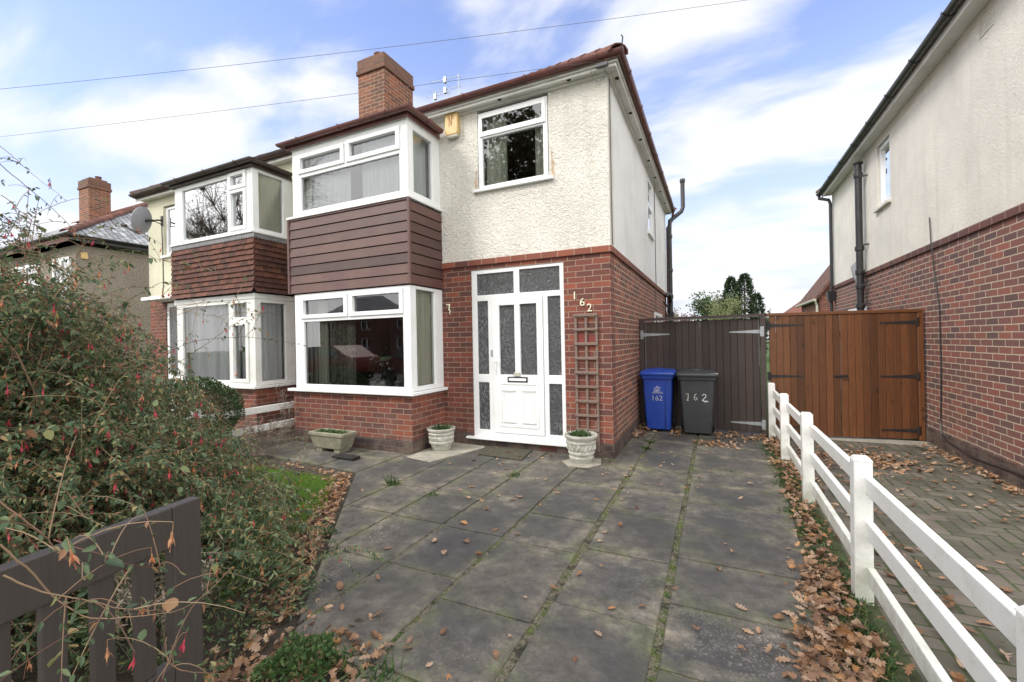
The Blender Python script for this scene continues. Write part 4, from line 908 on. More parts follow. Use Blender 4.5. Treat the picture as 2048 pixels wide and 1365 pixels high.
ab = MB().panel((.61,.90,4.66,4.83), [(.63+.033*i,.65+.033*i,4.68+.037*j,4.70+.037*j) for i in range(8) for j in range(4)], DX-.020, DX-.0125, 'x')
build(ab, 'air_brick', M['rcD'], HD)
W = frame(HD, (3.62,4.20,3.74,4.78), [(3.69,4.13,3.81,4.71)], DX+.02, DX+.09, 'x', label='narrow white window under the black gutter'); pane(W,3.68,4.14,3.80,4.72,DX+.05,'x',mat=M['glassB'])
build(MB().box(DX-.07,DX+.03,3.55,4.27,3.66,3.71), 'sill', M['rcD'], W, bev=.005); room(M['room'],'room_interior', W,DX+.26,6,3.3,4.5,3.3,4.8,'l'); 
curtain(W, 3.95,4.15,3.75,4.75,DX+.14,ax='x')
W = frame(HD, (4.98,6.32,1.12,2.05), [(5.05,5.6,1.2,1.97),(5.7,6.25,1.2,1.97)], DX+.0, DX+.06, 'x', label='white kitchen window just above the orange gate'); pane(W,5.0,6.3,1.15,2.0,DX+.03,'x',mat=M['glassB'])
# soil pipe
px_ = DX-.13; py_ = 4.85
sp = MB().tube([(px_,py_,0),(px_,py_,4.78)], .058, 16)
for z in (.9,2.05,2.42,2.70,3.15,4.55): sp.lathe([(.060,-.05),(.074,-.045),(.076,.0),(.074,.035),(.060,.04)], (px_,py_,z), 16)
sp.lathe([(.060,-.03),(.080,-.02),(.084,.0),(.060,.012)], (px_,py_,4.78), 16)
S2 = build(sp, 'soil_pipe', M['black'], HD, smooth=True)
build(MB().tube([(px_,py_,2.48),(px_-.04,py_+.06,2.62),(px_-.02,py_+.26,2.82),(px_+.08,py_+.36,2.92)], [.055,.055,.06,.062], 14), 'branch_pipe', M['lead'], S2, smooth=True)
build(MB().bar((px_,py_-.06,3.2),(DX,py_-.12,3.2),.012,.03).bar((px_,py_-.06,2.44),(DX,py_-.12,2.44),.012,.03).bar((px_,py_-.06,4.5),(DX,py_-.12,4.5),.012,.03).bar((px_,py_-.06,2.08),(DX,py_-.12,2.08),.012,.03), 'pipe_bracket', M['iron'], S2)
# rain water pipe at rear corner
dp = MB().tube([(DX-.262,7.55,5.0),(DX-.26,7.55,4.90),(DX-.1,7.40,4.80),(DX-.07,7.38,4.70),(DX-.07,7.38,2.55)], .036, 10).hexa([(DX-.15,7.30,2.32),(DX-.02,7.30,2.32),(DX-.02,7.46,2.32),(DX-.15,7.46,2.32)],[(DX-.18,7.27,2.56),(DX-.01,7.27,2.56),(DX-.01,7.49,2.56),(DX-.18,7.49,2.56)]).tube([(DX-.085,7.38,2.32),(DX-.085,7.38,0)], .034, 10)
build(dp, 'downpipe', M['black'], HD)
build(MB().tube([(DX-.03,2.13,3.05),(DX-.035,2.09,2.74),(DX-.022,2.04,2.3),(DX-.012,1.94,1.8),(DX-.014,1.92,1.0),(DX-.012,1.97,.35),(DX-.03,1.90,.19),(DX-.03,1.72,.13),(DX-.03,1.1,.08),(DX-.03,.3,.13),(DX-.03,-.1,.12)], .007), 'wall_cable', M['black'], HD)
build(MB().tube([(DX-.3,7.6,.0),(DX-.3,7.6,.1)], .05), 'drain_gully', M['black'], HD)
# rear outbuilding of the right-hand plot
OB = empty('brick_outbuilding', (6.5,13,0), 'brown brick gable seen beyond the back corner of the right house', 'outbuilding')
build(MB().prism([(4.52,-.05),(8.3,-.05),(8.3,2.9),(6.4,5.5),(4.52,2.95)], 13.0, 16.5, lambda u, v, w_: (u, w_, v)), 'brick_gable', M['brickA'], OB)
build(MB().hexa([(4.36,12.88,2.78),(4.36,16.6,2.78),(4.40,16.6,2.70),(4.40,12.88,2.70)],[(6.4,12.88,5.62),(6.4,16.6,5.62),(6.4,16.6,5.5),(6.4,12.88,5.5)]).hexa([(6.4,12.88,5.62),(6.4,16.6,5.62),(6.4,16.6,5.5),(6.4,12.88,5.5)],[(8.5,12.88,2.78),(8.5,16.6,2.78),(8.46,16.6,2.70),(8.46,12.88,2.70)]), 'roof', M['rooftile'], OB)
build(MB().tube([(4.36,12.8,2.74),(4.36,16.6,2.74)], .05).tube([(4.36,12.85,2.74),(4.44,12.92,2.55),(4.46,12.95,0)], .035), 'gutter', M['greyplastic'], OB)
build(MB().box(5.1,5.25,12.85,13,1.9,2.35).box(5.14,5.21,12.75,12.85,2.3,2.36), 'wall_lantern', M['black'], OB, bev=.01)
LB = empty('low_brick_building', (1.5,24,0), 'low orange roof just showing over the gates in the distance', 'outbuilding')
build(MB().box(4.8,9,24,28,-.05,2.5), 'brick_wall', M['brickA'], LB)
build(MB().hexa([(4.6,23.8,2.5),(9.2,23.8,2.5),(9.2,28.2,2.5),(4.6,28.2,2.5)],[(5.9,25.8,3.6),(7.9,25.8,3.6),(7.9,26.2,3.6),(5.9,26.2,3.6)]), 'roof', M['ridge'], LB)

# ================================================================== GATES
def plank_gate(name, p, q, z0, z1, n, mat, label, splits=(), top=.06):
    """boarded gate between plan points p and q"""
    p = Vector((p[0],p[1],0)); q = Vector((q[0],q[1],0)); d = (q-p); Lg = d.length; d.normalize(); nrm = Vector((d.y,-d.x,0))
    G = empty(name, ((p+q)/2)[:], label, 'gate')
    def P(u, w_, z): v = p + d*u + nrm*w_; return (v.x, v.y, z)
    def bx(mb, u0, u1, w0, w1, a, b): return mb.hexa([P(u0,w0,a),P(u1,w0,a),P(u1,w1,a),P(u0,w1,a)], [P(u0,w0,b),P(u1,w0,b),P(u1,w1,b),P(u0,w1,b)])
    return G, P, bx, Lg
DG, P, bx, Lg = plank_gate('boarded_gate', (.015,2.26), (1.885,2.05), .03, 1.8, 0, None, 'dark brown boarded gate with galvanised hinges behind the wheelie bins')
mb = MB(); u = .075; n = 17; wd = (Lg-.15)/n
for k in range(n): bx(mb, u+k*wd+.0014, u+(k+1)*wd-.0014, random.uniform(.0,.003), .022, .035, 1.775)
build(mb, 'board_panel', M['dgate'], DG, bev=.004)
mb = MB(); bx(mb, .07, Lg-.08, -.004, -.0005, .04, 1.77); build(mb, 'gate_lining', M['hole'], DG)
mb = MB(); bx(mb, .0, .07, .0, .07, 0, 1.80); bx(mb, Lg-.07, Lg, .0, .08, 0, 1.80); bx(mb, .0, Lg, -.02, .075, 1.80, 1.845)
build(mb, 'gate_frame', M['dgate'], DG, bev=.004)
mb = MB(); bx(mb, .07, Lg-.07, -.03, -.005, .3, .4); bx(mb, .07, Lg-.07, -.03, -.005, 1.4, 1.5); build(mb, 'back_rail', M['dgate'], DG)
for (u0, dr, z) in ((.07,1,1.565),(Lg-.07,-1,1.575),(Lg-.07,-1,.17)):
    mb = MB(); w_ = .026
    mb.prism([(u0,z-.030),(u0+dr*.42,z-.008),(u0+dr*.43,z+.0),(u0+dr*.42,z+.008),(u0,z+.030)][::dr], .0225, .0275, lambda a, b, c: P(a, c, b))
    bx(mb, min(u0-dr*.05,u0), max(u0-dr*.05,u0), .0725 if dr > 0 else .0825, .0765 if dr > 0 else .0865, z-.075, z+.075)
    bx(mb, u0-.006, u0+.006, .0225, .084, z-.035, z+.035)
    build(mb, 'strap_hinge', M['galv'], DG, bev=.0015)
mb = MB(); bx(mb, Lg-.095, Lg-.085, .0232, .0245, 1.05, 1.77); bx(mb, .085, .093, .0232, .0245, .8, 1.77); bx(mb, .10, Lg-.10, .0762, .0772, 1.797, 1.803); bx(mb, .955, .965, .0235, .026, 1.66, 1.76)
build(mb, 'worn_edge', M['lead'], DG)
mb = MB(); a = P(.93, .026, .86); mb.tube([P(.90,.024,.87),P(.95,.045,.86),P(.97,.045,.84)], .008); build(mb, 'gate_knob', M['iron'], DG)

OG, P, bx, Lg = plank_gate('double_boarded_gate', (1.886,2.055), (3.80,2.40), .02, 1.8, 0, None, 'orange brown stained double gate with black iron hinges')
n = 20; wd = (Lg-.10)/n
mid = .04+10*wd
for a0 in (0, 10):
    mb = MB()
    for k in range(a0, a0+10): bx(mb, .04+k*wd+.0025+(.004 if k == 10 else 0), .04+(k+1)*wd-.0025-(.004 if k == 9 else 0), random.uniform(0,.003), .022, .02, 1.80)
    lf = build(mb, 'gate_leaf', M['ogate'], OG, bev=.004)
    mb = MB(); bx(mb, .05+a0*wd, .03+(a0+10)*wd, -.03, -.001, .25, .35); bx(mb, .05+a0*wd, .03+(a0+10)*wd, -.03, -.001, 1.45, 1.55); build(mb, 'back_rail', M['ogate'], lf)
    for z in (1.66, .90, .14):
        mb = MB(); u0, dr = (.045, 1) if a0 == 0 else (Lg-.065, -1)
        mb.prism([(u0,z-.026),(u0+dr*.40,z-.010),(u0+dr*.42,z-.016),(u0+dr*.445,z),(u0+dr*.42,z+.016),(u0+dr*.40,z+.010),(u0,z+.026)][::dr], .0225, .0285, lambda a, b, c: P(a, c, b))
        bx(mb, min(u0-dr*.04,u0), max(u0-dr*.04,u0), .0235, .030, z-.065, z+.065); mb.tube([P(u0,.034,z-.05),P(u0,.034,z+.05)], .009, 8)
        for kk in (.06,.16,.26,.36): mb.lathe([(.006,0),(.006,.003)], P(u0+dr*kk,.03,z), 6)
        build(mb, 'strap_hinge', M['iron'], lf, bev=.001)
mb = MB(); bx(mb, mid-.10, mid+.03, .023, .030, .885, .915); mb.tube([P(mid-.10,.036,.90),P(mid+.02,.036,.90)], .007, 8)
c = Vector(P(mid+.05,.034,.885)); mb.tube([tuple(c+Vector((.030*math.cos(t_)*math.cos(.18), .030*math.cos(t_)*math.sin(.18), .030*math.sin(t_)))) for t_ in np.linspace(0, 2*math.pi, 17)], .005, 6); bx(mb, mid+.035, mid+.075, .023, .030, .885, .925)
build(mb, 'ring_latch', M['iron'], OG)
mb = MB(); bx(mb, -.0, Lg+.02, -.03, .035, 1.80, 1.845); bx(mb, Lg-.05, Lg+.015, -.02, .030, .0, 1.80); build(mb, 'gate_frame', M['ogate'], OG, bev=.004)
tag(build(MB().box(1.95,3.83,2.10,2.36,-.03,-.004), 'threshold_strip', M['concrete'], bev=.003), 'pale concrete strip along the foot of the orange gate', 'threshold')

# ================================================================== WHEELIE BINS
def wheelie(x, y, wid, mat, label, group=None, h=1.0, rot=0):
    B = empty('wheelie_bin', (x, y, 0), label, 'bin')
    fw = wid/2; d0, d1 = .0, .44
    T = Matrix.Translation((x,y,0)) @ Matrix.Rotation(rot, 4, 'Z')
    def tr(mb): mb.v = [tuple(T @ Vector(v)) for v in mb.v]; return mb
    b = MB(); H_ = h-.10
    secs = [(.04, .38, .025, .40), (.25,.41,.015,.43), (.62,.45,.0,.47), (.80,.465,-.006,.49), (H_,.475,-.010,.505)]
    ring = []
    def rr(w2, y0, y1, z, c=.035):
        pts = []
        for (cx_, cy_, a0) in ((w2-c, y0+c, -90), (w2-c, y1-c, 0), (-w2+c, y1-c, 90), (-w2+c, y0+c, 180)):
            for k in range(5): t_ = R(a0+22.5*k); pts.append((cx_+c*math.cos(t_), cy_+c*math.sin(t_), z))
        return pts
    s_ = wid/.475
    for z, w2, y0, y1 in secs: ring.append(rr(w2*s_/2, y0, y1, z))
    n = len(ring[0])
    for r_ in ring: b.v += r_
    for i in range(len(ring)-1):
        for k in range(n): b.f.append((i*n+k, i*n+(k+1) % n, (i+1)*n+(k+1) % n, (i+1)*n+k))
    b.f.append(tuple(range(n))[::-1]); b.f.append(tuple((len(ring)-1)*n+k for k in range(n)))
    # foot skirt line and side ribs
    body = build(tr(b), 'bin_body', mat, B, smooth=True)
    rm = MB(); a_ = rr(wid*.54, -.045, .53, H_-.045, .04); b_ = rr(wid*.55, -.050, .535, H_, .04); rm.v += a_+b_
    for k in range(n): rm.f.append((k, (k+1) % n, n+(k+1) % n, n+k))
    rm.f.append(tuple(range(n))[::-1]); rm.f.append(tuple(range(n, 2*n)))
    build(tr(rm), 'bin_rim', mat, body, smooth=True, bev=.004)
    ld = MB(); secs2 = [(H_+.004,.555,-.06,.54),(H_+.030,.565,-.07,.55),(H_+.055,.555,-.06,.54),(H_+.085,.46,.02,.52),(H_+.092,.40,.05,.50)]
    for z, w2, y0, y1 in secs2: ld.v += rr(w2*s_*.5*.98+.008, y0, y1, z, .045)
    for i in range(len(secs2)-1):
        for k in range(n): ld.f.append((i*n+k, i*n+(k+1) % n, (i+1)*n+(k+1) % n, (i+1)*n+k))
    ld.f.append(tuple(range(n))[::-1]); ld.f.append(tuple((len(secs2)-1)*n+k for k in range(n)))
    lid = build(tr(ld), 'bin_lid', mat, B, smooth=True)
    pr_ = MB().box(-.10,.10,.06,.42,H_+.0925,H_+.104); build(tr(pr_), 'lid_panel', mat, lid, bev=.006, seg=2)
    build(tr(MB().tube([(-wid*.42,.50,H_-.02),(-wid*.42,.565,H_+.0),(wid*.42,.565,H_+.0),(wid*.42,.50,H_-.02)], .014)), 'handle', mat, B, smooth=True)
    for s in (-1, 1):
        wh = MB(); wh.v = []; 
        for k in range(20):
            t_ = 2*math.pi*k/20
            for xx in (s*wid*.40, s*(wid*.40+.045)): wh.v.append((xx, .44+.10*math.cos(t_), .10+.10*math.sin(t_)))
        for k in range(20): wh.f.append((2*k, 2*((k+1) % 20), 2*((k+1) % 20)+1, 2*k+1))
        wh.f.append(tuple(2*k for k in range(20))); wh.f.append(tuple(2*k+1 for k in range(20)))
        build(tr(wh), 'wheel', M['rubber'], B, smooth=True)
    return B, body, tr
B1, body, tr = wheelie(.335, 1.78, .46, M['blue'], 'blue wheelie bin with a white 162 and emblem beside the house corner')
def frontdecal(mb, z): return mb
# panel seam, emblem, words line and number on the sloping front
def on_front(M_): return M_
yf = lambda z: float(np.interp(z, [.04,.25,.62,.80,.90], [.025,.015,0,-.006,-.010])) - .0035
def place_text(txt, size, xc, z, tr_, ang=0):
    mb = text_mb(txt, size, .002, Matrix.Rotation(R(90), 4, 'X')); xs = [v[0] for v in mb.v]; cx_ = (min(xs)+max(xs))/2
    mb.v = [(v[0]-cx_+xc, yf(z+v[2])-abs(v[1])*.5-.001, v[2]+z) for v in mb.v]; return tr_(mb)
o = build(place_text('162', .120, .0, .500, tr), 'bin_number', M['paint'], body); o['label'] = 'white printed 162'
em = MB()
def curve(pts, r_): em.tube([(a, yf(b)-.001, b) for a, b in pts], r_, 5)
curve([(-.045,0.655),(-.05,0.685),(-.03,0.710),(.0,0.705),(.012,0.680),(-.005,0.660),(-.025,0.667),(-.022,0.685),(-.008,0.688)], .0035)
curve([(.0,0.710),(-.012,0.735),(.012,0.722),(.025,0.710),(.05,0.710),(.03,0.695),(.035,0.675),(.01,0.655),(-.045,0.655)], .0035)
curve([(-.075,0.638),(.075,0.638)], .003)
build(tr(em), 'bin_emblem', M['paint'], body)
sm = MB()
for k in range(12):
    x0 = -.085+k*.0145; sm.box(x0, x0+.010, yf(.62)-.002, yf(.62), .618, .624)
build(tr(sm), 'bin_small_print', M['paint'], body)
build(tr(MB().box(.118,.121,-.004,.02,.05,.84)), 'bin_seam', M['hole'], body)
o = build(place_text('-------', .05, .0, .855-.03, tr), 'bin_faded_print', plain('faded_print', (.10,.12,.24), .5), body)
B2, body, tr = wheelie(.925, 1.66, .50, M['greybin'], 'charcoal wheelie bin with hand painted 162 in front of the gate', rot=R(2))
mk = MB()
def stroke(pts, r_): mk.tube([(a, yf(b)-.0015, b) for a, b in pts], r_, 5)
stroke([(-.155,0.635),(-.125,0.645),(-.125,0.590),(-.135,0.545),(-.15,0.542)], .0045)
stroke([(-.01,0.645),(-.035,0.615),(-.045,0.570),(-.025,0.545),(.0,0.555),(.0,0.580),(-.03,0.585)], .0042)
stroke([(.075,0.615),(.09,0.640),(.12,0.635),(.125,0.605),(.10,0.575),(.07,0.545)], .006); stroke([(.07,0.545),(.10,0.532),(.13,0.535),(.155,0.525)], .008)
stroke([(-.13,0.570),(-.128,0.530)], .003); stroke([(.11,0.535),(.112,0.505)], .004)
build(tr(mk), 'painted_number', M['paint'], body)['label'] = 'dripping white hand painted 162'
o = text_mb('162', .06, .002, Matrix.Identity(4)); o.v = [(v[0]-.07, v[1]*.8+.06+.04, v[2]+.994) for v in o.v]; o.v = [(a, b, .9975) for a, b, c in o.v] if False else o.v
o.v = [(a+.01, b, .9945+ (c-.994)) for a, b, c in o.v]
lt = build(tr(MB().add([(v[0], v[1]-.06, v[2]-.0+.012) for v in o.v], o.f)), 'lid_number', M['paint'], B2)
build(tr(MB().box(.13,.20,-.02,.10,.960,.966).box(.19,.30,-.05,.0,.955,.960)), 'lid_sticker', M['paint'], B2)

# ================================================================== TRELLIS, PLATE, POTS, TROUGH, MAT
T = empty('wall_trellis', (-.32,-.03,.3), 'narrow weathered wooden trellis on the brick wall under the house number', 'trellis')
mb = MB()
for x in (-.460,-.322,-.185): mb.box(x-.016,x+.016,-.030,-.012,.20 if x != -.185 else .06,1.835)
build(mb, 'upright_slat', M['grey_wood'], T, bev=.003)
mb = MB()
for z in (1.822,1.565,1.315,1.065,.815,.565,.315): pass
zs = [(500+v/3.1025) for v in (400,493,588,682,773,865,960,1055,1140,1215)]
for k in range(9):
    z = 1.822-.186*k; mb.hexa([(-.482,-.048,z-.017),(-.165,-.048,z-.017+random.uniform(-.008,.008)),(-.165,-.031,z-.017),(-.482,-.031,z-.017)], [(-.482,-.048,z+.017),(-.165,-.048,z+.017),(-.165,-.031,z+.017),(-.482,-.031,z+.017)])
build(mb, 'cross_slat', M['grey_wood'], T, bev=.003)
PL = empty('red_wall_plate', (-.33,-.01,1.5), 'small red plates on the brick behind the trellis', 'wall plate')
build(MB().box(-.435,-.335,-.008,-.0005,1.44,1.60), 'plate', M['red'], PL, bev=.002); build(MB().box(-.30,-.20,-.008,-.0005,1.42,1.56), 'plate', M['red'], PL, bev=.002)
def pot(x, y, label, prof, mat, group=None, bumps=0, seed=1):
    Pt = empty('garden_urn', (x, y, 0), label, 'plant pot', group)
    build(MB().lathe(prof, (x, y, .012), 40), 'pot_body', mat, Pt, smooth=True)
    top = max(p[1] for p in prof)
    build(MB().lathe([(.13,0),(.0005,.02)], (x,y,top-.045), 24), 'pot_soil', M['soil'], Pt)
    if bumps:
        mb = MB()
        for k in range(20):
            t_ = 2*math.pi*k/20; r0 = .164
            for dz_ in (-.018, .018, 0): mb.lathe([(.001,-.016),(.014,-.008),(.014,.008),(.001,.016)], (x+r0*math.cos(t_+dz_*3), y+r0*math.sin(t_+dz_*3), .20+dz_), 6)
        build(mb, 'pot_relief', mat, Pt, smooth=True)
    rg = np.random.default_rng(seed); n = 260; a = rg.uniform(0, 2*math.pi, n); r_ = np.sqrt(rg.uniform(0,1,n))*.11
    O = np.stack([x+r_*np.cos(a), y+r_*np.sin(a), np.full(n, top-.03)], 1); D = np.stack([rg.normal(0,.6,n), rg.normal(0,.6,n), rg.uniform(.5,1.2,n)], 1)
    leaf_object('pot_plant', O, D, rg.normal(size=(n,3)), rg.uniform(.04,.10,n), rg.uniform(.003,.009,n), M['geran'], Pt, curl=.2)
    return Pt
pot(-2.30,-.46,'white painted round pot against the wall left of the front door', [(.120,0),(.128,.012),(.135,.05),(.142,.055),(.150,.09),(.172,.10),(.176,.125),(.160,.138),(.176,.15),(.182,.185),(.166,.20),(.180,.212),(.184,.235),(.172,.250),(.186,.262),(.200,.285),(.198,.30),(.180,.302),(.168,.25)], M['whitepot'], 'round pots beside the door', seed=2)
pot(-.315,-.36,'mossy patterned round pot on a small slab below the trellis', [(.125,0),(.132,.02),(.140,.045),(.150,.05),(.152,.07),(.142,.08),(.150,.105),(.160,.11),(.162,.13),(.156,.14),(.165,.19),(.170,.235),(.178,.24),(.178,.258),(.170,.264),(.178,.285),(.196,.30),(.202,.325),(.198,.338),(.178,.338),(.165,.28)], M['whitepot'], 'round pots beside the door', bumps=1, seed=3)
tag(build(MB().prism([(-.54,-.44),(-.44,-.16),(-.12,-.17),(-.06,-.42),(-.18,-.60),(-.40,-.62)], .002, .016), 'stepping_stone', M['concrete'], bev=.004), 'small broken pale slab under the patterned pot', 'slab')
TR = empty('stone_trough', (-3.72,-1.02,0), 'rough stone trough planter in front of the bay window', 'trough')
x0, x1, y0, y1 = -4.05,-3.42,-1.18,-.92
tm = MB().hexa([(x0+.06,y0+.03,.045),(x1-.06,y0+.03,.045),(x1-.06,y1-.02,.045),(x0+.06,y1-.02,.045)], [(x0,y0,.225),(x1,y0,.225),(x1,y1,.225),(x0,y1,.225)])
tm.panel((x0-.012,x1+.012,y0-.012,y1+.012), [(x0+.04,x1-.04,y0+.04,y1-.04)], .225, .265) if False else None
tm2 = MB()
for a in ((x0-.012,x1+.012,y0-.012,y0+.035),(x0-.012,x1+.012,y1-.035,y1+.012),(x0-.012,x0+.035,y0+.035,y1-.035),(x1-.035,x1+.012,y0+.035,y1-.035)): tm2.box(a[0],a[1],a[2],a[3],.226,.275)
build(tm, 'trough_body', M['stone'], TR, bev=.015, seg=2); build(tm2, 'trough_rim', M['stone'], TR, bev=.008, seg=2)
build(MB().box(x0+.035,x1-.035,y0+.035,y1-.035,.226,.25), 'trough_soil', M['soil'], TR)
build(MB().box(x0+.10,x0+.2,y0+.04,y1-.02,-.0,.045).box(x1-.2,x1-.1,y0+.04,y1-.02,-.0,.045), 'trough_foot', M['stone'], TR)
rg = np.random.default_rng(5); n = 300; O = np.stack([rg.uniform(x0+.05,x1-.05,n), rg.uniform(y0+.05,y1-.05,n), np.full(n,.25)], 1)
leaf_object('trough_plant', O, np.stack([rg.normal(0,.7,n), rg.normal(0,.7,n), rg.uniform(.3,1,n)],1), rg.normal(size=(n,3)), rg.uniform(.03,.07,n), rg.uniform(.004,.010,n), M['geran'], TR)
tag(build(MB().box(-3.42,-3.05,-1.36,-1.22,.004,.035), 'loose_slate', M['hole'], bev=.006), 'dark slate offcut lying beside the stone trough', 'slate')
tag(build(MB().prism([(-1.80,-.08),(-1.72,-.50),(-1.03,-.585),(-1.09,-.07)], .003, .016), 'door_mat', M['mat'], bev=.004), 'worn dark green door mat on the slabs below the front door', 'door mat')

# ================================================================== WHITE FENCES
F1 = empty('post_and_rail_fence', (1.93,-1,0), 'white plastic post and rail fence between the two driveways', 'fence')
ys = [1.95,.59,-.86,-2.45,-4.02]
for k, y in enumerate(ys):
    lean = random.uniform(-.006,.006); w2 = .044
    mb = MB().hexa([(1.935-w2,y-w2,-.05),(1.935+w2,y-w2,-.05),(1.935+w2,y+w2,-.05),(1.935-w2,y+w2,-.05)], [(1.935-w2+lean,y-w2,.785),(1.935+w2+lean,y-w2,.785),(1.935+w2+lean,y+w2,.785),(1.935-w2+lean,y+w2,.785)])
    pst = build(mb, 'fence_post', M['fence_white'], F1, bev=.006, seg=2)
    w3 = w2+.004
    build(MB().hexa([(1.935-w3+lean,y-w3,.785),(1.935+w3+lean,y-w3,.785),(1.935+w3+lean,y+w3,.785),(1.935-w3+lean,y+w3,.785)], [(1.935-w2+.012+lean,y-w2+.012,.808),(1.935+w2-.012+lean,y-w2+.012,.808),(1.935+w2-.012+lean,y+w2-.012,.808),(1.935-w2+.012+lean,y+w2-.012,.808)]), 'post_cap', M['fence_white'], pst, bev=.005, seg=2)
for y0, y1 in zip(ys[1:], ys[:-1]):
    for z in (.655,.405,.150):
        a, b = y0+.0445, y1-.0445; s = random.uniform(-.008,.008)
        build(MB().hexa([(1.948,a,z-.047+s),(1.985,a,z-.047+s),(1.985,b,z-.047),(1.948,b,z-.047)], [(1.948,a,z+.047+s),(1.985,a,z+.047+s),(1.985,b,z+.047),(1.948,b,z+.047)]), 'fence_rail', M['fence_white'], F1, bev=.005, seg=2)
F2 = empty('low_rail_fence', (-5.1,-2,0), 'low white two rail fence between the front gardens', 'fence')
for z in (.53,.25): build(MB().box(-5.12,-5.085,-5.0,-.56,z-.05,z+.05), 'fence_rail', M['fence_white'], F2, bev=.005)
for y in (-2.05,-3.5,-4.95): build(MB().box(-5.19,-5.122,y-.05,y+.05,-.05,.66), 'fence_post', M['fence_white'], F2, bev=.006)

# ================================================================== OPEN DARK GARDEN GATE (foreground)
GG = empty('garden_gate', (-.52,-4.9,0), 'open dark brown slatted garden gate in the left foreground', 'gate')
gx0, gx1 = -.045, .0; ye = 0.0; yh = -1.06
GT = Matrix.Translation((-.505,-4.592,0)) @ Matrix.Rotation(R(9.9), 4, 'Z')
def gbox(name, y0, y1, z0, z1, inset=0, bev=.005):
    mb = MB().box(gx0+inset, gx1-inset, y0, y1, z0, z1); mb.v = [tuple(GT @ Vector(v)) for v in mb.v]; build(mb, name, M['dark_paint'], GG, bev=bev, seg=2)
gbox('stile', ye-.10, ye, .03, .958); gbox('stile', yh, yh+.10, .03, .958)
gbox('top_rail', yh+.1005, ye-.1005, .82, .958); gbox('middle_rail', yh+.1005, ye-.1005, .315, .425); gbox('bottom_rail', yh+.1005, ye-.1005, .05, .16)
y = ye-.10-.055
while y > yh+.15:
    gbox('slat', y-.055, y, .4255, .8195, .010, .003); gbox('slat', y-.055, y, .1605, .3145, .010, .003)
    y -= .115

# ================================================================== VEGETATION
def bez(p0, p1, p2, n):
    t = np.linspace(0, 1, n)[:, None]; return (1-t)**2*p0 + 2*t*(1-t)*p1 + t*t*p2
def stems_mesh(name, curves, mat, parent, n=4):
    """curves: list of (pts Nx3, r0, r1)"""
    V, F_ = [], []; o = 0
    for pts, r0, r1 in curves:
        m_ = len(pts); d = np.gradient(pts, axis=0); d /= (np.linalg.norm(d, axis=1, keepdims=True)+1e-9)
        ref = np.array([0.3,.2,1.0]) if abs(d[0,2]) < .9 else np.array([1.0,.1,0])
        a = np.cross(d, ref); a /= (np.linalg.norm(a, axis=1, keepdims=True)+1e-9); b = np.cross(a, d); r_ = np.linspace(r0, r1, m_)[:, None]
        for k in range(n):
            t_ = 2*math.pi*k/n; V.append(pts + a*math.cos(t_)*r_ + b*math.sin(t_)*r_)
        for i in range(m_-1):
            for k in range(n): F_.append((o+k*m_+i, o+((k+1) % n)*m_+i, o+((k+1) % n)*m_+i+1, o+k*m_+i+1))
        o += n*m_
    mb = MB(); V = np.concatenate(V); off = np.array(OFF[parent.name]) if parent is not None else 0
    me = bpy.data.meshes.new(name); me.from_pydata((V-off).tolist(), [], F_); me.materials.append(mat); me.shade_smooth()
    o_ = bpy.data.objects.new(name, me); return link(o_, parent)

# ---- big fuchsia
FB = empty('fuchsia_bush', (-3.1,-4.5,0), 'large sprawling fuchsia bush with pink flowers filling the left foreground', 'bush')
C0 = np.array([-3.1,-4.55,0]); curves = []; LO, LD, LL, LW = [], [], [], []; FL = []
rg = np.random.default_rng(11)
def env(h, el):
    """distance from the crown centre to its surface in direction heading h, elevation el"""
    dx, dy, dz = math.cos(el)*math.cos(h), math.cos(el)*math.sin(h), math.sin(el)
    rx, ry, rz = (2.28 if dx > 0 else 2.6), (2.05 if dy > 0 else 1.3), 2.60-1.05*max(0, math.sin(h)*.85+math.cos(h)*.45)
    return 1/math.sqrt((dx/rx)**2+(dy/ry)**2+(dz/rz)**2)
def leaves_along(pts, l0, l1, step, size, dens=1.0):
    seg = np.linalg.norm(np.diff(pts, axis=0), axis=1); cum = np.concatenate([[0], np.cumsum(seg)]); tot = cum[-1]
    s = np.arange(l0*tot, l1*tot, step)
    if len(s) == 0: return
    P_ = np.stack([np.interp(s, cum, pts[:, i]) for i in range(3)], 1); T_ = np.stack([np.interp(np.minimum(s+.02, tot), cum, pts[:, i]) for i in range(3)], 1)-P_
    T_ /= (np.linalg.norm(T_, axis=1, keepdims=True)+1e-9)
    rv = rg.normal(size=(len(s),3)); sd = np.cross(T_, rv); sd /= (np.linalg.norm(sd, axis=1, keepdims=True)+1e-9)
    for sg in (1, -1):
        k = rg.random(len(s)) < dens
        d_ = T_*.55 + sd*sg*.9 + np.array([0,0,-.25]) + rg.normal(0,.15,(len(s),3))
        LO.append(P_[k]); LD.append(d_[k]); L_ = rg.uniform(.6,1.15,len(s))*size; LL.append(L_[k]); LW.append((L_*rg.uniform(.17,.26,len(s)))[k])
def inside_house(p): return p[1] > -1.0 or p[0] > -.62 and p[1] < -4.45
nst = 620
def zcap(p):
    """the shrub slopes down towards the house path side"""
    vx, vy = p[0]-1.204, p[1]+5.541; ang = math.degrees(math.atan2(-vx, vy)); return float(np.interp(ang, [44,50,53,55.5,60,64,70], [.08,.10,.18,.36,.80,1.35,9]))
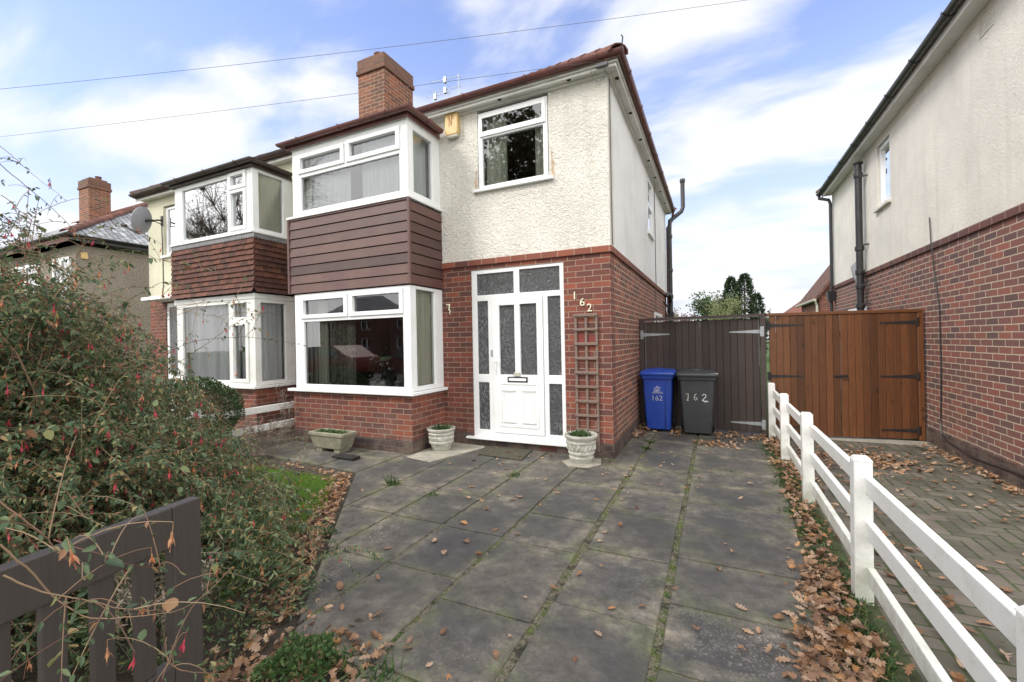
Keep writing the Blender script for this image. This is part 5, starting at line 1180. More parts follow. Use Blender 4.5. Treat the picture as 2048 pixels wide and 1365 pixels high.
for i in range(nst):
    h = rg.uniform(0, 2*math.pi); el = math.asin(rg.uniform(.02, 1.0)**.85)
    if math.sin(h) < -.55 and rg.random() < .5: continue
    r_ = env(h, el)*rg.uniform(.72,1.04); dr = np.array([math.cos(el)*math.cos(h), math.cos(el)*math.sin(h), math.sin(el)])
    tip = C0 + dr*r_; tip[2] = max(.06, tip[2]-rg.uniform(0,.25)); tip[2] = min(tip[2], zcap(tip)*rg.uniform(.6,1.05))
    b0 = C0 + np.array([rg.normal(0,.45), rg.normal(0,.35), 0]) + np.array([dr[0], dr[1], 0])*rg.uniform(0,.5)
    top = (b0+tip)/2; top[2] = max(tip[2], .3)*rg.uniform(1.0,1.25)+.25; top[:2] = b0[:2]*.55+tip[:2]*.45; top[2] = min(top[2], zcap(top)*1.25+.1)
    if tip[0] > -.66 and tip[1] < -4.4: tip[0] = -.66-rg.uniform(0,.15)
    c = bez(b0, top, tip, 14) + np.cumsum(rg.normal(0,.008,(14,3)), axis=0)
    curves.append((c, rg.uniform(.005,.010), .0016)); leaves_along(c, .45, 1, .030, .034, .8)
    ns = rg.integers(9, 15)
    for j in range(ns):
        t_ = rg.uniform(.30,.98); q = c[int(t_*13)]
        d = dr*rg.uniform(.2,1.0) + rg.normal(0,.75,3) + np.array([0,0,.15]); d /= np.linalg.norm(d); Ls = rg.uniform(.18,.50)
        e = q + d*Ls; mid_ = q + d*Ls*.55 + np.array([0,0,.06*Ls/.3]); e = e - np.array([0,0,rg.uniform(.02,.14)])
        e[2] = min(e[2], zcap(e)*1.15+.03)
        if e[2] < .03: e[2] = .03
        if e[0] > -.60 and e[1] < -4.45: continue
        s_ = bez(q, mid_, e, 7); curves.append((s_, .0022, .0009)); leaves_along(s_, .10, 1, .020, .029, .92)
        if rg.random() < .55:
            fr_ = np.linalg.norm((e-C0)/np.array([2.4,2.1,2.0]))
            if fr_ > .55: FL.append((e, rg.random()))
# long bare arching sprays (upper left, and one reaching to the bay, some over the gate)
def spray(pts, r0=.0022, leaf=.35, sub=6, fl=.5):
    P_ = np.array(pts, float); t = np.linspace(0, len(P_)-1, 26); c = np.stack([np.interp(t, range(len(P_)), P_[:, i]) for i in range(3)], 1)
    k = np.array([.25,.5,.25])
    for _ in range(4): c[1:-1] = c[:-2]*.25+c[1:-1]*.5+c[2:]*.25
    c += np.cumsum(rg.normal(0,.0016,c.shape), axis=0)
    curves.append((c, r0, .0009)); leaves_along(c, .3, 1, .04, .030, leaf)
    for j in range(sub):
        q = c[rg.integers(7, 25)]; d = rg.normal(0,1,3)+np.array([0,0,.2]); d /= np.linalg.norm(d); Ls = rg.uniform(.08,.30)
        s_ = bez(q, q+d*Ls*.5+np.array([0,0,.03]), q+d*Ls-np.array([0,0,.04]), 6); curves.append((s_, .0018, .0008)); leaves_along(s_, .3, 1, .035, .028, leaf)
        if rg.random() < fl: FL.append((s_[-1], rg.random()))
spray([(-2.65,-4.48,2.73),(-2.49,-4.40,2.57),(-2.30,-4.31,2.41)])
spray([(-2.21,-4.60,2.49),(-2.23,-4.50,2.41),(-2.25,-4.40,2.34),(-2.25,-4.29,2.22),(-2.28,-4.19,1.99)])
spray([(-2.06,-4.64,2.29),(-1.97,-4.60,2.21),(-1.89,-4.56,2.14),(-1.89,-4.56,1.93)])
spray([(-1.76,-4.72,2.13),(-1.78,-4.62,2.05),(-1.79,-4.52,1.86),(-1.84,-4.43,1.66)])
spray([(-2.36,-4.56,2.11),(-2.14,-4.46,2.03),(-1.97,-4.38,1.89),(-1.72,-4.26,1.77)])
spray([(-2.50,-4.41,1.68),(-2.25,-4.29,2.04),(-2.17,-4.25,2.21),(-2.01,-4.18,2.24)])
spray([(-2.89,-3.92,2.19),(-2.49,-3.74,2.15),(-2.12,-3.67,2.03),(-1.84,-3.65,2.06)])
spray([(-2.52,-3.97,1.49),(-2.23,-3.84,1.76),(-2.02,-3.63,1.84),(-1.70,-3.48,1.74)])
spray([(-2.46,-3.94,1.35),(-2.08,-3.77,1.55),(-1.80,-3.53,1.57),(-1.45,-3.36,1.50)])
spray([(-2.33,-3.89,1.28),(-2.02,-3.74,1.48),(-1.86,-3.56,1.69),(-1.67,-3.46,1.75)])
spray([(-2.53,-4.20,1.50),(-2.23,-4.06,1.81),(-2.00,-3.95,1.94),(-1.80,-3.86,1.87)])
spray([(-0.22,-5.16,1.08),(-0.23,-5.11,1.00),(-0.25,-5.06,0.89),(-0.23,-5.02,0.83),(-0.19,-4.96,0.81),(-0.15,-4.87,0.79),(-0.20,-4.77,0.75),(-0.27,-4.63,0.77)])
spray([(-0.17,-5.17,1.03),(-0.16,-5.10,0.96),(-0.15,-5.02,0.90),(-0.15,-4.94,0.83),(-0.17,-4.86,0.78)])
spray([(-0.39,-5.02,1.00),(-0.26,-4.99,0.97),(-0.23,-4.94,0.93),(-0.30,-4.81,0.85)])
spray([(-0.29,-5.14,1.16),(-0.23,-5.11,1.09),(-0.18,-5.09,1.03),(-0.19,-5.04,0.96)])
spray([(-0.30,-4.81,0.64),(-0.29,-4.81,0.57),(-0.25,-4.79,0.52),(-0.24,-4.67,0.43)])
spray([(-2.30,-3.65,1.26),(-2.08,-3.54,0.93),(-1.87,-3.34,0.79),(-1.68,-3.14,0.80)])
spray([(-2.02,-3.96,0.85),(-1.67,-3.80,0.74),(-1.44,-3.58,0.69),(-1.41,-3.45,0.57)])
for _ in range(74):
    a = C0 + np.array([rg.uniform(-1.5,.6), rg.uniform(-.7,.7), rg.uniform(1.2,1.7)]); d = np.array([rg.normal(.1,.6), rg.normal(.2,.5), rg.uniform(.1,.9)]); d /= np.linalg.norm(d); Ls = rg.uniform(.4,1.05)
    spray([a, a+d*Ls*.5+np.array([0,0,.08]), a+d*Ls+np.array([0,0,-.08])], .0028, .13, 6, .2)
stems_mesh('stems', curves, M['fstem'], FB)
O = np.concatenate(LO); D = np.concatenate(LD); L = np.concatenate(LL); W_ = np.concatenate(LW)
ok = ~((O[:,0] > -.60) & (O[:,1] < -4.5) & (O[:,0] < -.50)); O, D, L, W_ = O[ok], D[ok], L[ok], W_[ok]
Nn = np.array([0,0,1.0])+rg.normal(0,.5,O.shape)
big = rg.random(len(O)) < .09; L = np.where(big, L*1.55, L); W_ = np.where(big, W_*2.3, W_)
leaf_object('foliage', O, D, Nn, L, W_, M['fleaf'], FB, fold=.35, curl=.12)
print('fuchsia leaves', len(O), 'flowers', len(FL))
def flower_mb(q, s=1.0):
    """hanging fuchsia flower: stalk, tube, four flared sepals, corolla, stamens"""
    mb = MB(); rr = random.Random(q); mb.tube([(0,0,0),(0.002,0,-.018*s),(0,0,-.030*s)], .0009, 3, False)
    mb.tube([(0,0,-.028*s),(0,0,-.040*s)], [.0028*s,.0032*s], 5)
    for k in range(4):
        a = k*math.pi/2+rr.uniform(-.3,.3); fl = rr.uniform(.35,.95); c, s2 = math.cos(a), math.sin(a); w = .0042*s
        p0 = Vector((0,0,-.038*s)); p1 = Vector((c*.012*fl*s, s2*.012*fl*s, -.052*s)); p2 = Vector((c*.021*fl*s, s2*.021*fl*s, -.070*s)); sd = Vector((-s2, c, 0))*w
        mb.add([p0-sd*.4, p0+sd*.4, p1+sd, p2, p1-sd], [(0,1,2,4),(4,2,3)])
    mb.tube([(0,0,-.042*s),(0,0,-.058*s)], [.0045*s,.0058*s], 6)
    for k in range(3): mb.tube([(0,0,-.055*s),(.002*(k-1),.001,-.085*s)], .0005, 3, False)
    return mb
protos = []
for q in range(4):
    for mname in ('fred', 'forange'):
        mb = flower_mb(q, 1.0 if mname == 'fred' else .95); me = bpy.data.meshes.new('flower'); me.from_pydata(mb.v, [], mb.f); me.materials.append(M[mname]); protos.append((me, mb, mname))
protos = protos + [p for p in protos if p[2] == 'forange'][:0]
camp = np.array(cam.location)
FL = [f for f in FL if not (f[0][0] > -.64 and f[0][1] < -4.45 and f[0][0] < -.5)]
FL.sort(key=lambda f: np.linalg.norm(f[0]-camp) + 0.8*max(0, 1.2-np.linalg.norm((f[0]-C0)/np.array([2.4,2.1,2.0])))*3)
rest = {'fred': MB(), 'forange': MB()}
for i, (p, r_) in enumerate(FL[:1700]):
    me, mb, mname = protos[int(r_*8) % 8 if rg.random() < .8 else 0]
    T_ = Matrix.Translation(Vector(p)) @ Matrix.Rotation(rg.uniform(0,6.28), 4, 'Z') @ Matrix.Rotation(rg.normal(0,.25), 4, 'X') @ Matrix.Scale(float(rg.uniform(.55,.95)), 4)
    if i < 100:
        o = bpy.data.objects.new('flower', me); o.parent = FB; COL.objects.link(o); o.matrix_parent_inverse = Matrix.Identity(4); o.matrix_basis = Matrix.Translation(-OFF[FB.name]) @ T_
    else: rest[mname].add([T_ @ Vector(v) for v in mb.v], mb.f)
tag(build(rest['fred'], 'more_flowers', M['fred'], FB, recalc=False), kind='stuff'); tag(build(rest['forange'], 'withered_flowers', M['forange'], FB, recalc=False), kind='stuff')

# ---- leafy mound builder
def mound(name, c, r, n, size, wid, mat, label, cat, stem_n=40, shape='leaf', stemmat='bark', group=None, rough=.12, seed=1, zmin=.02, origin=None, updir=.3):
    rg = np.random.default_rng(seed); T_ = empty(name, (c[0], c[1], 0), label, cat, group)
    d = rg.normal(size=(n,3)); d[:,2] = np.abs(d[:,2]) if c[2] < r[2]*.7 else d[:,2]; d /= np.linalg.norm(d, axis=1, keepdims=True)
    bumpy = 1+rough*np.sin(d[:,0]*5+seed)*np.cos(d[:,1]*6+seed*2)+rough*.6*np.sin(d[:,2]*11+d[:,0]*7)
    O = np.array(c)+d*np.array(r)*(bumpy*rg.uniform(.72,1.0,n)**.6)[:,None]; O[:,2] = np.maximum(O[:,2], zmin)
    D = d+rg.normal(0,.6,(n,3))+np.array([0,0,updir])
    leaf_object('foliage', O, D, rg.normal(size=(n,3))+d, size*rg.uniform(.6,1.3,n), wid*rg.uniform(.7,1.2,n), M[mat], T_, shape=shape, fold=.3, curl=.1)
    cs = []
    for k in range(stem_n):
        dd = rg.normal(size=3); dd[2] = abs(dd[2])+.3; dd /= np.linalg.norm(dd); b = np.array([c[0]+rg.normal(0,.06)*r[0], c[1]+rg.normal(0,.06)*r[1], 0]); e = np.array(c)+dd*np.array(r)*.9
        if e[2] < 0: e[2] = .05
        cs.append((bez(b, (b+e)/2+np.array([0,0,.1*r[2]]), e, 6), .006, .002))
    stems_mesh('stems', cs, M[stemmat], T_, 4); return T_
mound('clipped_shrub', (-5.35,-2.0,.62), (.62,.60,.46), 14000, .028, .009, 'boxleaf', 'rounded clipped dark green shrub below the lace curtained bay', 'shrub', 30, rough=.05, seed=4)
mound('leafy_weed_clump', (-.58,-4.16,.0), (.15,.18,.09), 900, .022, .010, 'geran', 'bright green lobed weed clump at the near left corner of the slabs', 'plant', 60, rough=.2, seed=5, stemmat='geran')
mound('low_hebe_shrub', (-1.55,-4.10,.0), (.62,.55,.50), 5200, .040, .006, 'fleaf', 'low narrow leaved shrub just beyond the dark gate', 'shrub', 90, rough=.2, seed=6)
mound('low_hebe_shrub', (-3.0,-3.3,.0), (.55,.45,.5), 4200, .040, .006, 'fleaf', 'low straggly shrub between the fuchsia and the lawn', 'shrub', 90, rough=.25, seed=8)
def dry_plant(x, y, r, h, n, label, seed):
    rg = np.random.default_rng(seed); T_ = empty('dry_plant', (x,y,0), label, 'plant', 'dried flower stalks in the front garden'); cs = []; O, D = [], []
    for k in range(n):
        a = rg.uniform(0, 6.28); rr = r*math.sqrt(rg.random()); b = np.array([x+rr*.3*math.cos(a), y+rr*.3*math.sin(a), 0]); e = np.array([x+rr*math.cos(a), y+rr*math.sin(a), h*rg.uniform(.5,1)])
        c = bez(b, (b+e)/2+np.array([0,0,h*.3]), e, 8); cs.append((c, .0022, .0012))
        for j in range(9):
            q = c[rg.integers(4,8)]; O.append(q+rg.normal(0,.008,3)); D.append(rg.normal(0,1,3)+np.array([0,0,.5]))
            d = rg.normal(0,1,3); d /= np.linalg.norm(d); cs.append((bez(q, q+d*.03, q+d*.07+np.array([0,0,-.01]), 4), .0012, .0006))
    stems_mesh('stalks', cs, M['dry'], T_, 3); O = np.array(O); D = np.array(D); m_ = len(O)
    leaf_object('seed_heads', O, D, rg.normal(size=(m_,3)), rg.uniform(.015,.04,m_), rg.uniform(.003,.008,m_), M['dry'], T_, curl=.3)['kind'] = 'stuff'
for q, (x, y, r, h, n, lb) in enumerate([(-2.35,-3.45,.36,.45,60,'dried grey brown seed heads at the edge of the lawn nearest the patio'),(-4.45,-1.55,.36,.50,46,'dried tangled stalks left of the stone trough'),(-4.78,-.95,.22,.95,12,'tall thin dry stalks against the end of the low white fence'),(-3.9,-2.35,.4,.40,50,'dry stalks at the back of the lawn under the fuchsia'),(-1.15,-4.42,.26,.55,34,'dry frizzy seed heads poking over the far end of the dark gate')]): dry_plant(x, y, r, h, n, lb, 20+q)

# ---- trees beyond the gates
def conifer(x, y, h, r, label, seed, n=5200):
    rg = np.random.default_rng(seed); T_ = empty('conifer_tree', (x,y,0), label, 'tree', 'trees beyond the gates')
    build(MB().tube([(x,y,0),(x,y,h*.5),(x,y,h*.96)], [.12,.08,.02], 8), 'trunk', M['bark'], T_)
    t = rg.uniform(0,1,n)**.8; a = rg.uniform(0,6.28,n); whorl = .68+.32*np.abs(np.sin(t*26+a*1.0))+.18*np.sin(a*5+t*9)
    rr = r*(1-t)**.5*whorl*rg.uniform(.45,1.05,n); O = np.stack([x+rr*np.cos(a), y+rr*np.sin(a), .4+t*(h-.35)], 1)
    D = np.stack([np.cos(a), np.sin(a), rg.uniform(-.3,.7,n)], 1)+rg.normal(0,.3,(n,3))
    leaf_object('crown', O, D, rg.normal(size=(n,3)), rg.uniform(.12,.30,n), rg.uniform(.02,.05,n), M['conifer'], T_, shape='diamond')
def broad(name, x, y, h, r, mat, label, seed, n=4000, sz=.14, bare=.4, group='trees beyond the gates', tw=260, trunk=.14, zc=.62):
    rg = np.random.default_rng(seed); T_ = empty(name, (x,y,0), label, 'tree', group); cs = []
    tips = []
    for k in range(11):
        a = rg.uniform(0,6.28); e = np.array([x+math.cos(a)*r*rg.uniform(.3,.8), y+math.sin(a)*r*rg.uniform(.3,.8), h*rg.uniform(zc,.93)]); b = np.array([x,y,h*rg.uniform(.18,.4)])
        c = bez(b, (b+e)/2+np.array([0,0,h*.08]), e, 8); cs.append((c, trunk*.4, .015)); tips.append(c)
    ends = []
    for k in range(tw):
        c = tips[rg.integers(0,11)]; q = c[rg.integers(2,8)]; d = rg.normal(0,1,3)+np.array([0,0,.45])+(q-np.array([x,y,h*.5]))/r*.7; d /= np.linalg.norm(d); e = q+d*r*rg.uniform(.25,.62)
        s = bez(q, q+d*r*.2+np.array([0,0,.05*r]), e, 6); cs.append((s, .012*trunk/.14, .003)); ends.append(s)
    tr_ = build(MB().tube([(x,y,0),(x+.05,y,h*.2),(x,y,h*.42)], [trunk,trunk*.8,trunk*.5], 9), 'trunk', M['bark'], T_); stems_mesh('limbs', cs, M['bark'] if mat != 'palegreen' else M['palegreen'], T_, 4)
    if n:
        O = []; 
        idx = rg.integers(0, len(ends), n); ii = rg.integers(2, 6, n); O = np.array([ends[a][b] for a, b in zip(idx, ii)])+rg.normal(0,r*.07,(n,3))
        leaf_object('crown', O, rg.normal(size=(n,3)), rg.normal(size=(n,3)), rg.uniform(.5,1.2,n)*sz, rg.uniform(.3,.5,n)*sz, M[mat], T_, shape='diamond')
    return T_
conifer(2.25,30,5.75,1.05,'tall dark conifer, left of the pair above the gates',31); conifer(3.15,30.5,6.0,1.15,'tallest dark conifer, right of the pair above the gates',32); conifer(3.95,31,4.6,.9,'short dark conifer at the right foot of the tall pair',33,2600)
broad('shrubby_tree', .9,28,4.7,1.7,'boxleaf','rounded green tree left of the conifers behind the gates',34,5200,.16)
broad('twiggy_tree', 1.5,25,4.1,1.5,'palegreen','pale twiggy bush in front of the conifers behind the gates',35,1500,.10,tw=420)
broad('russet_tree', -1.3,28,3.45,1.3,'russet','low russet bush beside the far corner of the house behind the gate',36,2500,.12)
broad('distant_tree', 5.0,38,3.95,.7,'boxleaf','tiny distant green treetop over the orange gate',37,1500,.14)

# ---- street trees, parked cars and houses opposite: seen as reflections in the windows
broad('street_tree', -22.5,-12.5,12.5,4.6,'oak','bare spreading street tree mirrored in the far bay window',41,900,.12,group='street trees over the road',tw=2600,trunk=.14,zc=.5)
broad('street_tree', -5.6,-11.2,11.0,3.2,'oak','leafy oak over the road mirrored in the bedroom window',42,16000,.20,group='street trees over the road',tw=500,trunk=.25,zc=.5)
def opp_house(x, label):
    H = empty('opposite_house', (x,-38,0), label, 'house', 'houses across the street')
    build(MB().panel((x-5,x+5,0,5), [(x-4,x-2.2,.9,2.2),(x+2.2,x+4,.9,2.2),(x-4,x-2.2,3.3,4.4),(x+2.2,x+4,3.3,4.4)], -38.3, -38).box(x-5,x+5,-46,-38.35,0,5), 'wall', M['brickA'], H)
    rf = MB().add([(x-5.3,-37.6,5),(x+5.3,-37.6,5),(x+5.3,-46.4,5),(x-5.3,-46.4,5),(x-2.3,-42,8),(x+2.3,-42,8)], [(0,1,5,4),(1,2,5),(2,3,4,5),(3,0,4)]); build(rf, 'roof', M['slate'], H)
    for a, b, c, d in ((x-4,x-2.2,.9,2.2),(x+2.2,x+4,.9,2.2),(x-4,x-2.2,3.3,4.4),(x+2.2,x+4,3.3,4.4)): frame(H, (a,b,c,d), [(a+.08,(a+b)/2-.04,c+.08,d-.08),((a+b)/2+.04,b-.08,c+.08,d-.08)], -38.15,-38.05)
for x, lb in ((-42,'brick house opposite, furthest down the street'),(-30,'brick house opposite the far neighbour'),(-18,'brick house opposite the pair of semis'),(-6,'brick house opposite the bay window'),(7,'brick house opposite the driveway')): opp_house(x, lb)
def car(x, y, mat, label):
    Cc = empty('parked_car', (x,y,0), label, 'car', 'cars parked on the street'); pf = [(-2.0,.35),(-2.05,.62),(-1.95,.80),(-1.15,.95),(-.55,1.40),(.95,1.45),(1.65,1.05),(1.95,.98),(2.02,.60),(1.98,.35)]
    build(MB().prism([(x+a,b) for a, b in pf], y-.82, y+.82, lambda u, v, w_: (u, w_, v)), 'body', mat, Cc, bev=.08, seg=3, smooth=True)
    gl = MB().prism([(x-1.02,.97),(x-.52,1.34),(x+.2,1.36),(x+.2,.97)], y-.835, y+.835, lambda u, v, w_: (u, w_, v)).prism([(x+.28,.97),(x+.28,1.36),(x+.92,1.36),(x+1.42,1.0)], y-.835, y+.835, lambda u, v, w_: (u, w_, v)); build(gl, 'side_window', M['obscure'], Cc)
    for sx in (-1.25,1.3):
        for sy in (-.74,.74): build(MB().prism([(x+sx+.31*math.cos(t_), .31+.31*math.sin(t_)) for t_ in np.linspace(0,2*math.pi,25)[:-1]], y+sy-.1, y+sy+.1, lambda u, v, w_: (u, w_, v)), 'wheel', M['rubber'], Cc)
car(-13.6,-9.4, plain('red_car_paint', (.17,.014,.012), .5, .03), 'red hatchback at the kerb mirrored in the bay window'); car(-8.6,-9.4, plain('maroon_car_paint', (.12,.012,.012), .5, .03), 'maroon hatchback at the kerb mirrored in the bay window')

# ================================================================== FALLEN LEAVES
def oak_leaf(seed, s=1.0):
    r = random.Random(seed); Lh = .080*s; out = []; lob = 4
    ts = np.linspace(.06, 1.0, 2*lob+1)
    for i, t_ in enumerate(ts[:-1]):
        wv = math.sin(math.pi*min(1, t_*.95))**.8*.0255*s; wv *= 1.15 if i % 2 else .50
        out.append((t_*Lh, wv*r.uniform(.85,1.15)))
    up_ = [(0, .0012)] + out + [(Lh, 0)]; dn_ = [(a, -b*r.uniform(.85,1.15)) for a, b in out[::-1]] + [(0,-.0012)]
    mb = MB(); kx = r.uniform(-6,9); ky = r.uniform(-10,26); tw = r.uniform(-5,5)
    def P(a, b): u = a-Lh*.45; return (u, b, kx*u*u+ky*b*b*.8+tw*u*b + .002+r.uniform(0,.002))
    mid_ = [(0,0)] + [(t_*Lh, 0) for t_ in ts[:-1]] + [(Lh,0)]
    U = [P(*p) for p in up_]; Dn = [P(*p) for p in dn_[::-1]] + [P(Lh,0)]; Mi = [P(*p) for p in mid_]
    n = len(U); mb.v = U+Mi+Dn
    for i in range(n-1): mb.f.append((n+i, n+i+1, i+1, i)); mb.f.append((2*n+i, 2*n+i+1, n+i+1, n+i))
    mb.add([P(0,0), P(-.022*s,.0015), P(-.022*s,-.0015)], [(0,1,2)])
    zmin = min(v[2] for v in mb.v); mb.v = [(a, b, c-zmin) for a, b, c in mb.v]; return mb
def ovate_leaf(seed, s=1.0, curl=18):
    """curled beech or cherry leaf"""
    r = random.Random(seed); Lh = .062*s; W2 = .019*s; mb = MB(); n = 7; rows = []
    for i in range(n+1):
        t_ = i/n; wv = W2*math.sin(math.pi*t_)**.7*r.uniform(.9,1.1); x = t_*Lh-Lh/2
        rows.append([(x, wv*q, curl*x*x*.6+curl*(wv*q)**2*r.uniform(1.2,2.2)+r.uniform(0,.0015)) for q in (-1,-.5,0,.5,1)])
    for row in rows: mb.v += row
    for i in range(n):
        for k in range(4): mb.f.append((i*5+k, i*5+k+1, i*5+5+k+1, i*5+5+k))
    mb.add([(Lh/2,0,rows[-1][2][2]),(Lh/2+.016*s,.001,.004),(Lh/2+.016*s,-.001,.004)], [(0,1,2)])
    zm = min(v[2] for v in mb.v); mb.v = [(a, b, c-zm) for a, b, c in mb.v]; return mb
def crumpled(seed):
    mb = oak_leaf(seed, .95); r = random.Random(seed); a = r.uniform(0, 3)
    mb.v = [(x*.8, y*.85, z+.016*abs(math.sin(x*55+a)*math.cos(y*70+a))+.25*abs(y)) for x, y, z in mb.v]; return mb
LP = [oak_leaf(k, (1.0,.72,1.15,.85)[k % 4]) for k in range(12)] + [ovate_leaf(50+k, (1,.75,1.2)[k % 3], (10,26,38)[k % 3]) for k in range(6)] + [crumpled(70+k) for k in range(6)]
rl = random.Random(3); places = []
def scatter(n, f, zone, zf=lambda: rl.uniform(.004,.012), tilt=.12, sc=(.75,1.25)):
    for _ in range(n):
        p = f()
        if p: places.append((p[0], p[1], zf(), rl.uniform(0,6.28), rl.gauss(0,tilt), rl.gauss(0,tilt), rl.uniform(*sc), rl.randrange(24), zone))
scatter(80, lambda: (rl.uniform(-.2,1.7), rl.uniform(-4.5,1.6)), 'slab', sc=(.6,1.05)); scatter(40, lambda: (rl.uniform(-1.9,-.2), -rl.uniform(.1,1.9)), 'slab', sc=(.55,1.0)); scatter(14, lambda: (rl.uniform(-1.0,-.2), rl.uniform(-3.8,-1.9)), 'slab'); scatter(22, lambda: (rl.uniform(-1.8,-.9), rl.uniform(-.6,-.1)), 'slab', sc=(.4,.8))
def strip():
    y = rl.uniform(-5.3, 2.1) if rl.random() < .6 else rl.uniform(-4.9,-2.2); e = edge_x(y); wdt = .10+.22*max(0, min(1, (-2.0-y)/1.5)); x = e + abs(rl.gauss(0,.5))*.16 - rl.random()**2*wdt*.9
    return (min(x+rl.uniform(0,.12), 1.97), y)
def pile_z(x, y): return .004
scatter(1350, strip, 'strip', zf=lambda: rl.uniform(-.01,.035), tilt=.38)
scatter(520, lambda: (rl.gauss(1.72,.10), rl.uniform(-5.2,-2.9)), 'strip', zf=lambda: rl.uniform(.0,.055), tilt=.42)
# band between lawn and patio
bandp = [(-2.66,-1.72),(-1.97,-2.57),(-1.47,-3.20),(-.92,-3.90)]
def bandf():
    t_ = rl.random(); xs = np.interp(t_, [0,.38,.68,1], [p[0] for p in bandp]); yy = np.interp(t_, [0,.38,.68,1], [p[1] for p in bandp]); o = abs(rl.gauss(.10,.085)); return (xs-o*.85-.02, yy-o*.52-.02)
scatter(900, bandf, 'border', zf=lambda: rl.uniform(-.02,.030), tilt=.4, sc=(.6,1.1))
scatter(420, lambda: (rl.gauss(-.62,.26), rl.gauss(-4.22,.24)), 'border', zf=lambda: rl.uniform(-.02,.04), tilt=.4)
scatter(90, lambda: (rl.uniform(-3.9,-2.7), rl.gauss(-1.76,.05)), 'border', zf=lambda: rl.uniform(-.02,.01), tilt=.35, sc=(.5,.9))
scatter(60, lambda: (rl.uniform(-4.2,-1.9), rl.uniform(-3.6,-2.0)), 'lawn', tilt=.4, sc=(.5,.9))
# neighbour's drive
scatter(260, lambda: (rl.uniform(2.0,3.75), rl.uniform(-4.6,2.0)), 'drive'); scatter(420, lambda: (rl.gauss(2.75,.30), rl.gauss(.95,.28)), 'drive', zf=lambda: rl.uniform(-.005,.03), tilt=.35); scatter(150, lambda: (rl.gauss(2.25,.18), rl.uniform(-3.4,1.0)), 'drive', zf=lambda: rl.uniform(-.005,.02), tilt=.3); scatter(160, lambda: (3.80-abs(rl.gauss(0,.07)), rl.uniform(-.3,2.3)), 'drive', tilt=.35); scatter(160, lambda: (rl.uniform(2.02,2.35), rl.uniform(-4.6,-3.0)), 'drive', tilt=.3)
# around bins and gate
scatter(95, lambda: (rl.gauss(.06,.06)+.05, rl.uniform(1.2,2.1)), 'bins', zf=lambda: rl.uniform(0,.07), tilt=.5); scatter(40, lambda: (rl.gauss(.64,.05), rl.uniform(1.5,2.1)), 'bins', zf=lambda: rl.uniform(0,.03), tilt=.4); scatter(130, lambda: (rl.uniform(1.15,1.85), rl.gauss(1.75,.22)), 'bins', tilt=.3); scatter(60, lambda: (rl.gauss(1.2,.15), rl.gauss(1.15,.08)), 'bins', tilt=.3)
places = [p for p in places if not (abs(p[0]-1.935) < .07 and any(abs(p[1]-y) < .07 for y in ys)) and p[1] < 2.2]
fwdn = np.array(fwd); rgtn = np.array(right)
def screen(p):
    v = np.array([p[0],p[1],p[2]])-camp; dd = v@fwdn
    if dd < .3: return None
    X_ = 1024+870.4*(v@rgtn)/dd; Y2 = 682.5-870.4*v[2]/dd; return X_, Y2, dd
vis = []; hid = []
for p in places:
    s = screen(p); (vis if s and -20 < s[0] < 2068 and s[1] < 1390 else hid).append((s[2] if s else 99, p))
vis.sort(key=lambda t_: t_[0])
# hand-sized order: the nearest, unburied ones first
LAB = {'slab': ('brown oak leaf lying loose on the dark slabs', 'oak leaves scattered on the slabs'), 'strip': ('brown oak leaf in the drift along the white fence', 'oak leaves drifted along the white fence'), 'border': ('brown oak leaf in the drift between lawn and slabs', 'oak leaves drifted beside the lawn'), 'drive': ('brown oak leaf on the block paved drive', "oak leaves on the block paving"), 'bins': ('brown oak leaf blown against the gate and bins', 'oak leaves by the bins'), 'lawn': ('brown oak leaf lying on the lawn', 'oak leaves on the lawn')}
lm = []
for k, mb in enumerate(LP):
    me = bpy.data.meshes.new('fallen_leaf'); me.from_pydata(mb.v, [], mb.f); me.materials.append(M['litter']); me.shade_smooth(); lm.append(me)
heap = MB()
for i, (dd, p) in enumerate(vis + hid[:0]):
    base_z = -.012 if p[8] in ('drive','lawn') else (-.02 if p[8] == 'border' else 0)
    T_ = Matrix.Translation((p[0],p[1],p[2]+base_z)) @ Matrix.Rotation(p[3],4,'Z') @ Matrix.Rotation(p[4],4,'X') @ Matrix.Rotation(p[5],4,'Y') @ Matrix.Scale(p[6]*.85,4)
    if i < 300:
        o = bpy.data.objects.new('fallen_leaf', lm[p[7]]); COL.objects.link(o); o.matrix_world = T_; tag(o, LAB[p[8]][0], 'leaf', LAB[p[8]][1])
    else: heap.add([T_ @ Vector(v) for v in LP[p[7]].v], LP[p[7]].f)
hp = build(heap, 'leaf_litter', M['litter'], smooth=True, recalc=False); tag(hp, 'drifts of dead brown oak leaves over the drive, borders and lawn edge', 'leaf litter', kind='stuff')

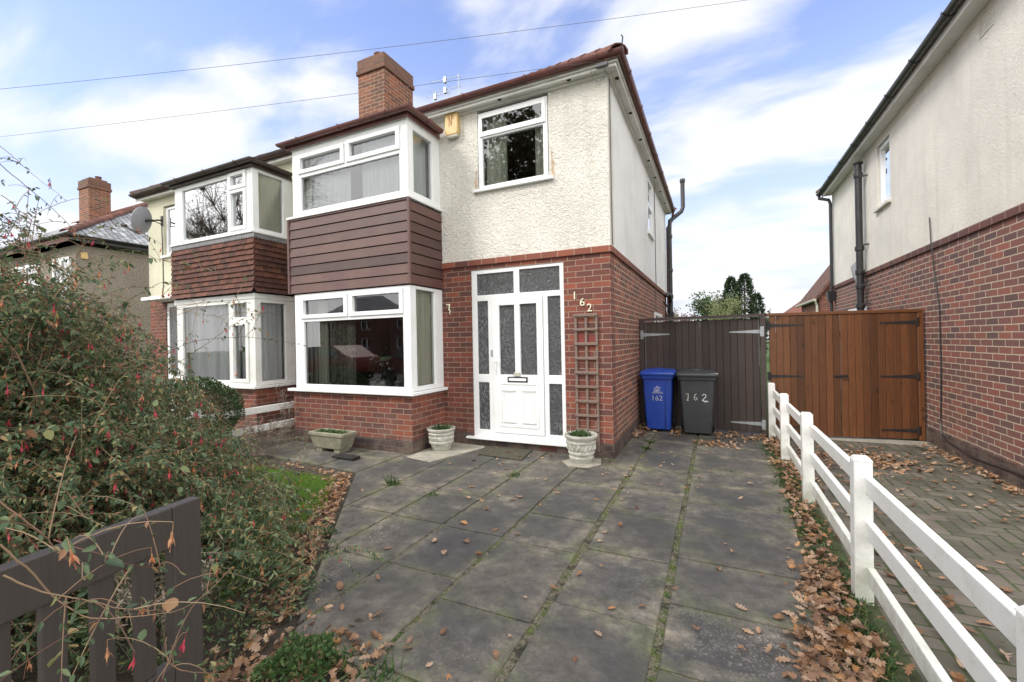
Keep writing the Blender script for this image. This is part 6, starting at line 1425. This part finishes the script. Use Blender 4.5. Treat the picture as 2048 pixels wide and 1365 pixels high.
# ---- weeds in the joints and along the fence
rg = np.random.default_rng(9); O, D, LL2, WW = [], [], [], []
def tuft(x, y, n, r, h):
    for _ in range(n):
        O.append([x+rg.normal(0,r), y+rg.normal(0,r), -.01]); D.append([rg.normal(0,.7), rg.normal(0,.7), rg.uniform(.3,1.1)]); LL2.append(h*rg.uniform(.4,1.1)); WW.append(rg.uniform(.002,.007))
for y in np.arange(-4.6,1.6,.035):
    if rg.random() < .6: tuft(.925, y+rg.normal(0,.01), 5, .012, .012)
for xx in (-.305, .307, -.865, -1.405):
    for y in np.arange(-4.6 if xx > -.5 else -3.6,-.3,.05):
        if rg.random() < .25: tuft(xx, y, 5, .006, .012)
for x, y, n, r, h in ((-.865,-1.15,50,.03,.07),(-1.95,-1.9,40,.03,.14),(-1.35,-2.0,60,.04,.05),(.31,1.0,50,.03,.07),(.30,.6,60,.03,.08),(-1.6,-3.05,22,.015,.10),(-.2,-4.05,60,.05,.08),(-.45,-4.05,60,.05,.08),(-.22,-.62,26,.015,.05),(1.3,-.1,20,.02,.05),(-3.0,-1.0,24,.03,.04)): tuft(x, y, n, r, h)
for _ in range(190):
    y = rg.uniform(-3.6,1.5); tuft(rg.normal(1.84,.045), y, 14, .03, .055)
O, D = np.array(O), np.array(D)
wd_ = leaf_object('joint_weeds', O, D, rg.normal(size=O.shape), np.array(LL2), np.array(WW), M['geran'], shape='leaf', curl=.1); tag(wd_, 'small green weeds and moss in the slab joints and along the fence', 'weeds', kind='stuff')

# ================================================================== OVERHEAD WIRES, AERIALS
def sagwire(a, b, sag, ext0, ext1, r):
    a = np.array(a); b = np.array(b); pts = []
    for t_ in np.linspace(-ext0, 1+ext1, 40): pts.append(tuple(a+(b-a)*t_ - np.array([0,0,sag*4*t_*(1-t_)])))
    return MB().tube(pts, r, 6)
tag(build(sagwire((-13.59,-1.43,7.52), (3.05,7.25,9.99), .12, .35, .25, .0045), 'overhead_wire', M['wire']), 'upper telephone wire crossing the whole sky above the chimney', 'wire')
tag(build(sagwire((-10.65,-2.26,5.44), (-.02,-.20,4.93), .03, .5, .0, .0026), 'overhead_wire', M['wire']), 'lower telephone wire running to the house corner past the chimney', 'wire')
def aerial(x, y, z0, z1, els, label, ang=.5):
    A = empty('tv_aerial', (x,y,z0), label, 'aerial'); build(MB().tube([(x,y,z0-1.2),(x,y,z1)], .014), 'mast', M['galv'], A)
    mb = MB(); ca, sa = math.cos(ang), math.sin(ang)
    for z, Ln, n in els:
        mb.tube([(x+ca*.12,y+sa*.12,z),(x-ca*Ln,y-sa*Ln,z)], .008, 5)
        for k in range(n):
            u = .05-(Ln+.03)*k/max(1, n-1); mb.tube([(x+ca*u-sa*.11,y+sa*u+ca*.11,z),(x+ca*u+sa*.11,y+sa*u-ca*.11,z)], .004, 4)
        mb.box(x-ca*.45-.04,x-ca*.45+.04,y-sa*.45-.04,y-sa*.45+.04,z-.12,z+.06) if n > 8 else None
    build(mb, 'antenna_array', M['galv'], A)
aerial(-5.87,6.0,8.4,9.80,[(9.72,.95,10),(9.40,.95,12)],'two tier television aerial behind the roof right of the chimney',.12)
aerial(-6.25,6.0,8.4,9.33,[(9.30,.75,9)],'small single television aerial left of the taller one',.12)
aerial(-12.0,9.0,7.2,8.65,[(8.62,.9,10),(8.0,.6,5)],'faint television aerial above the far left roof',-.1)
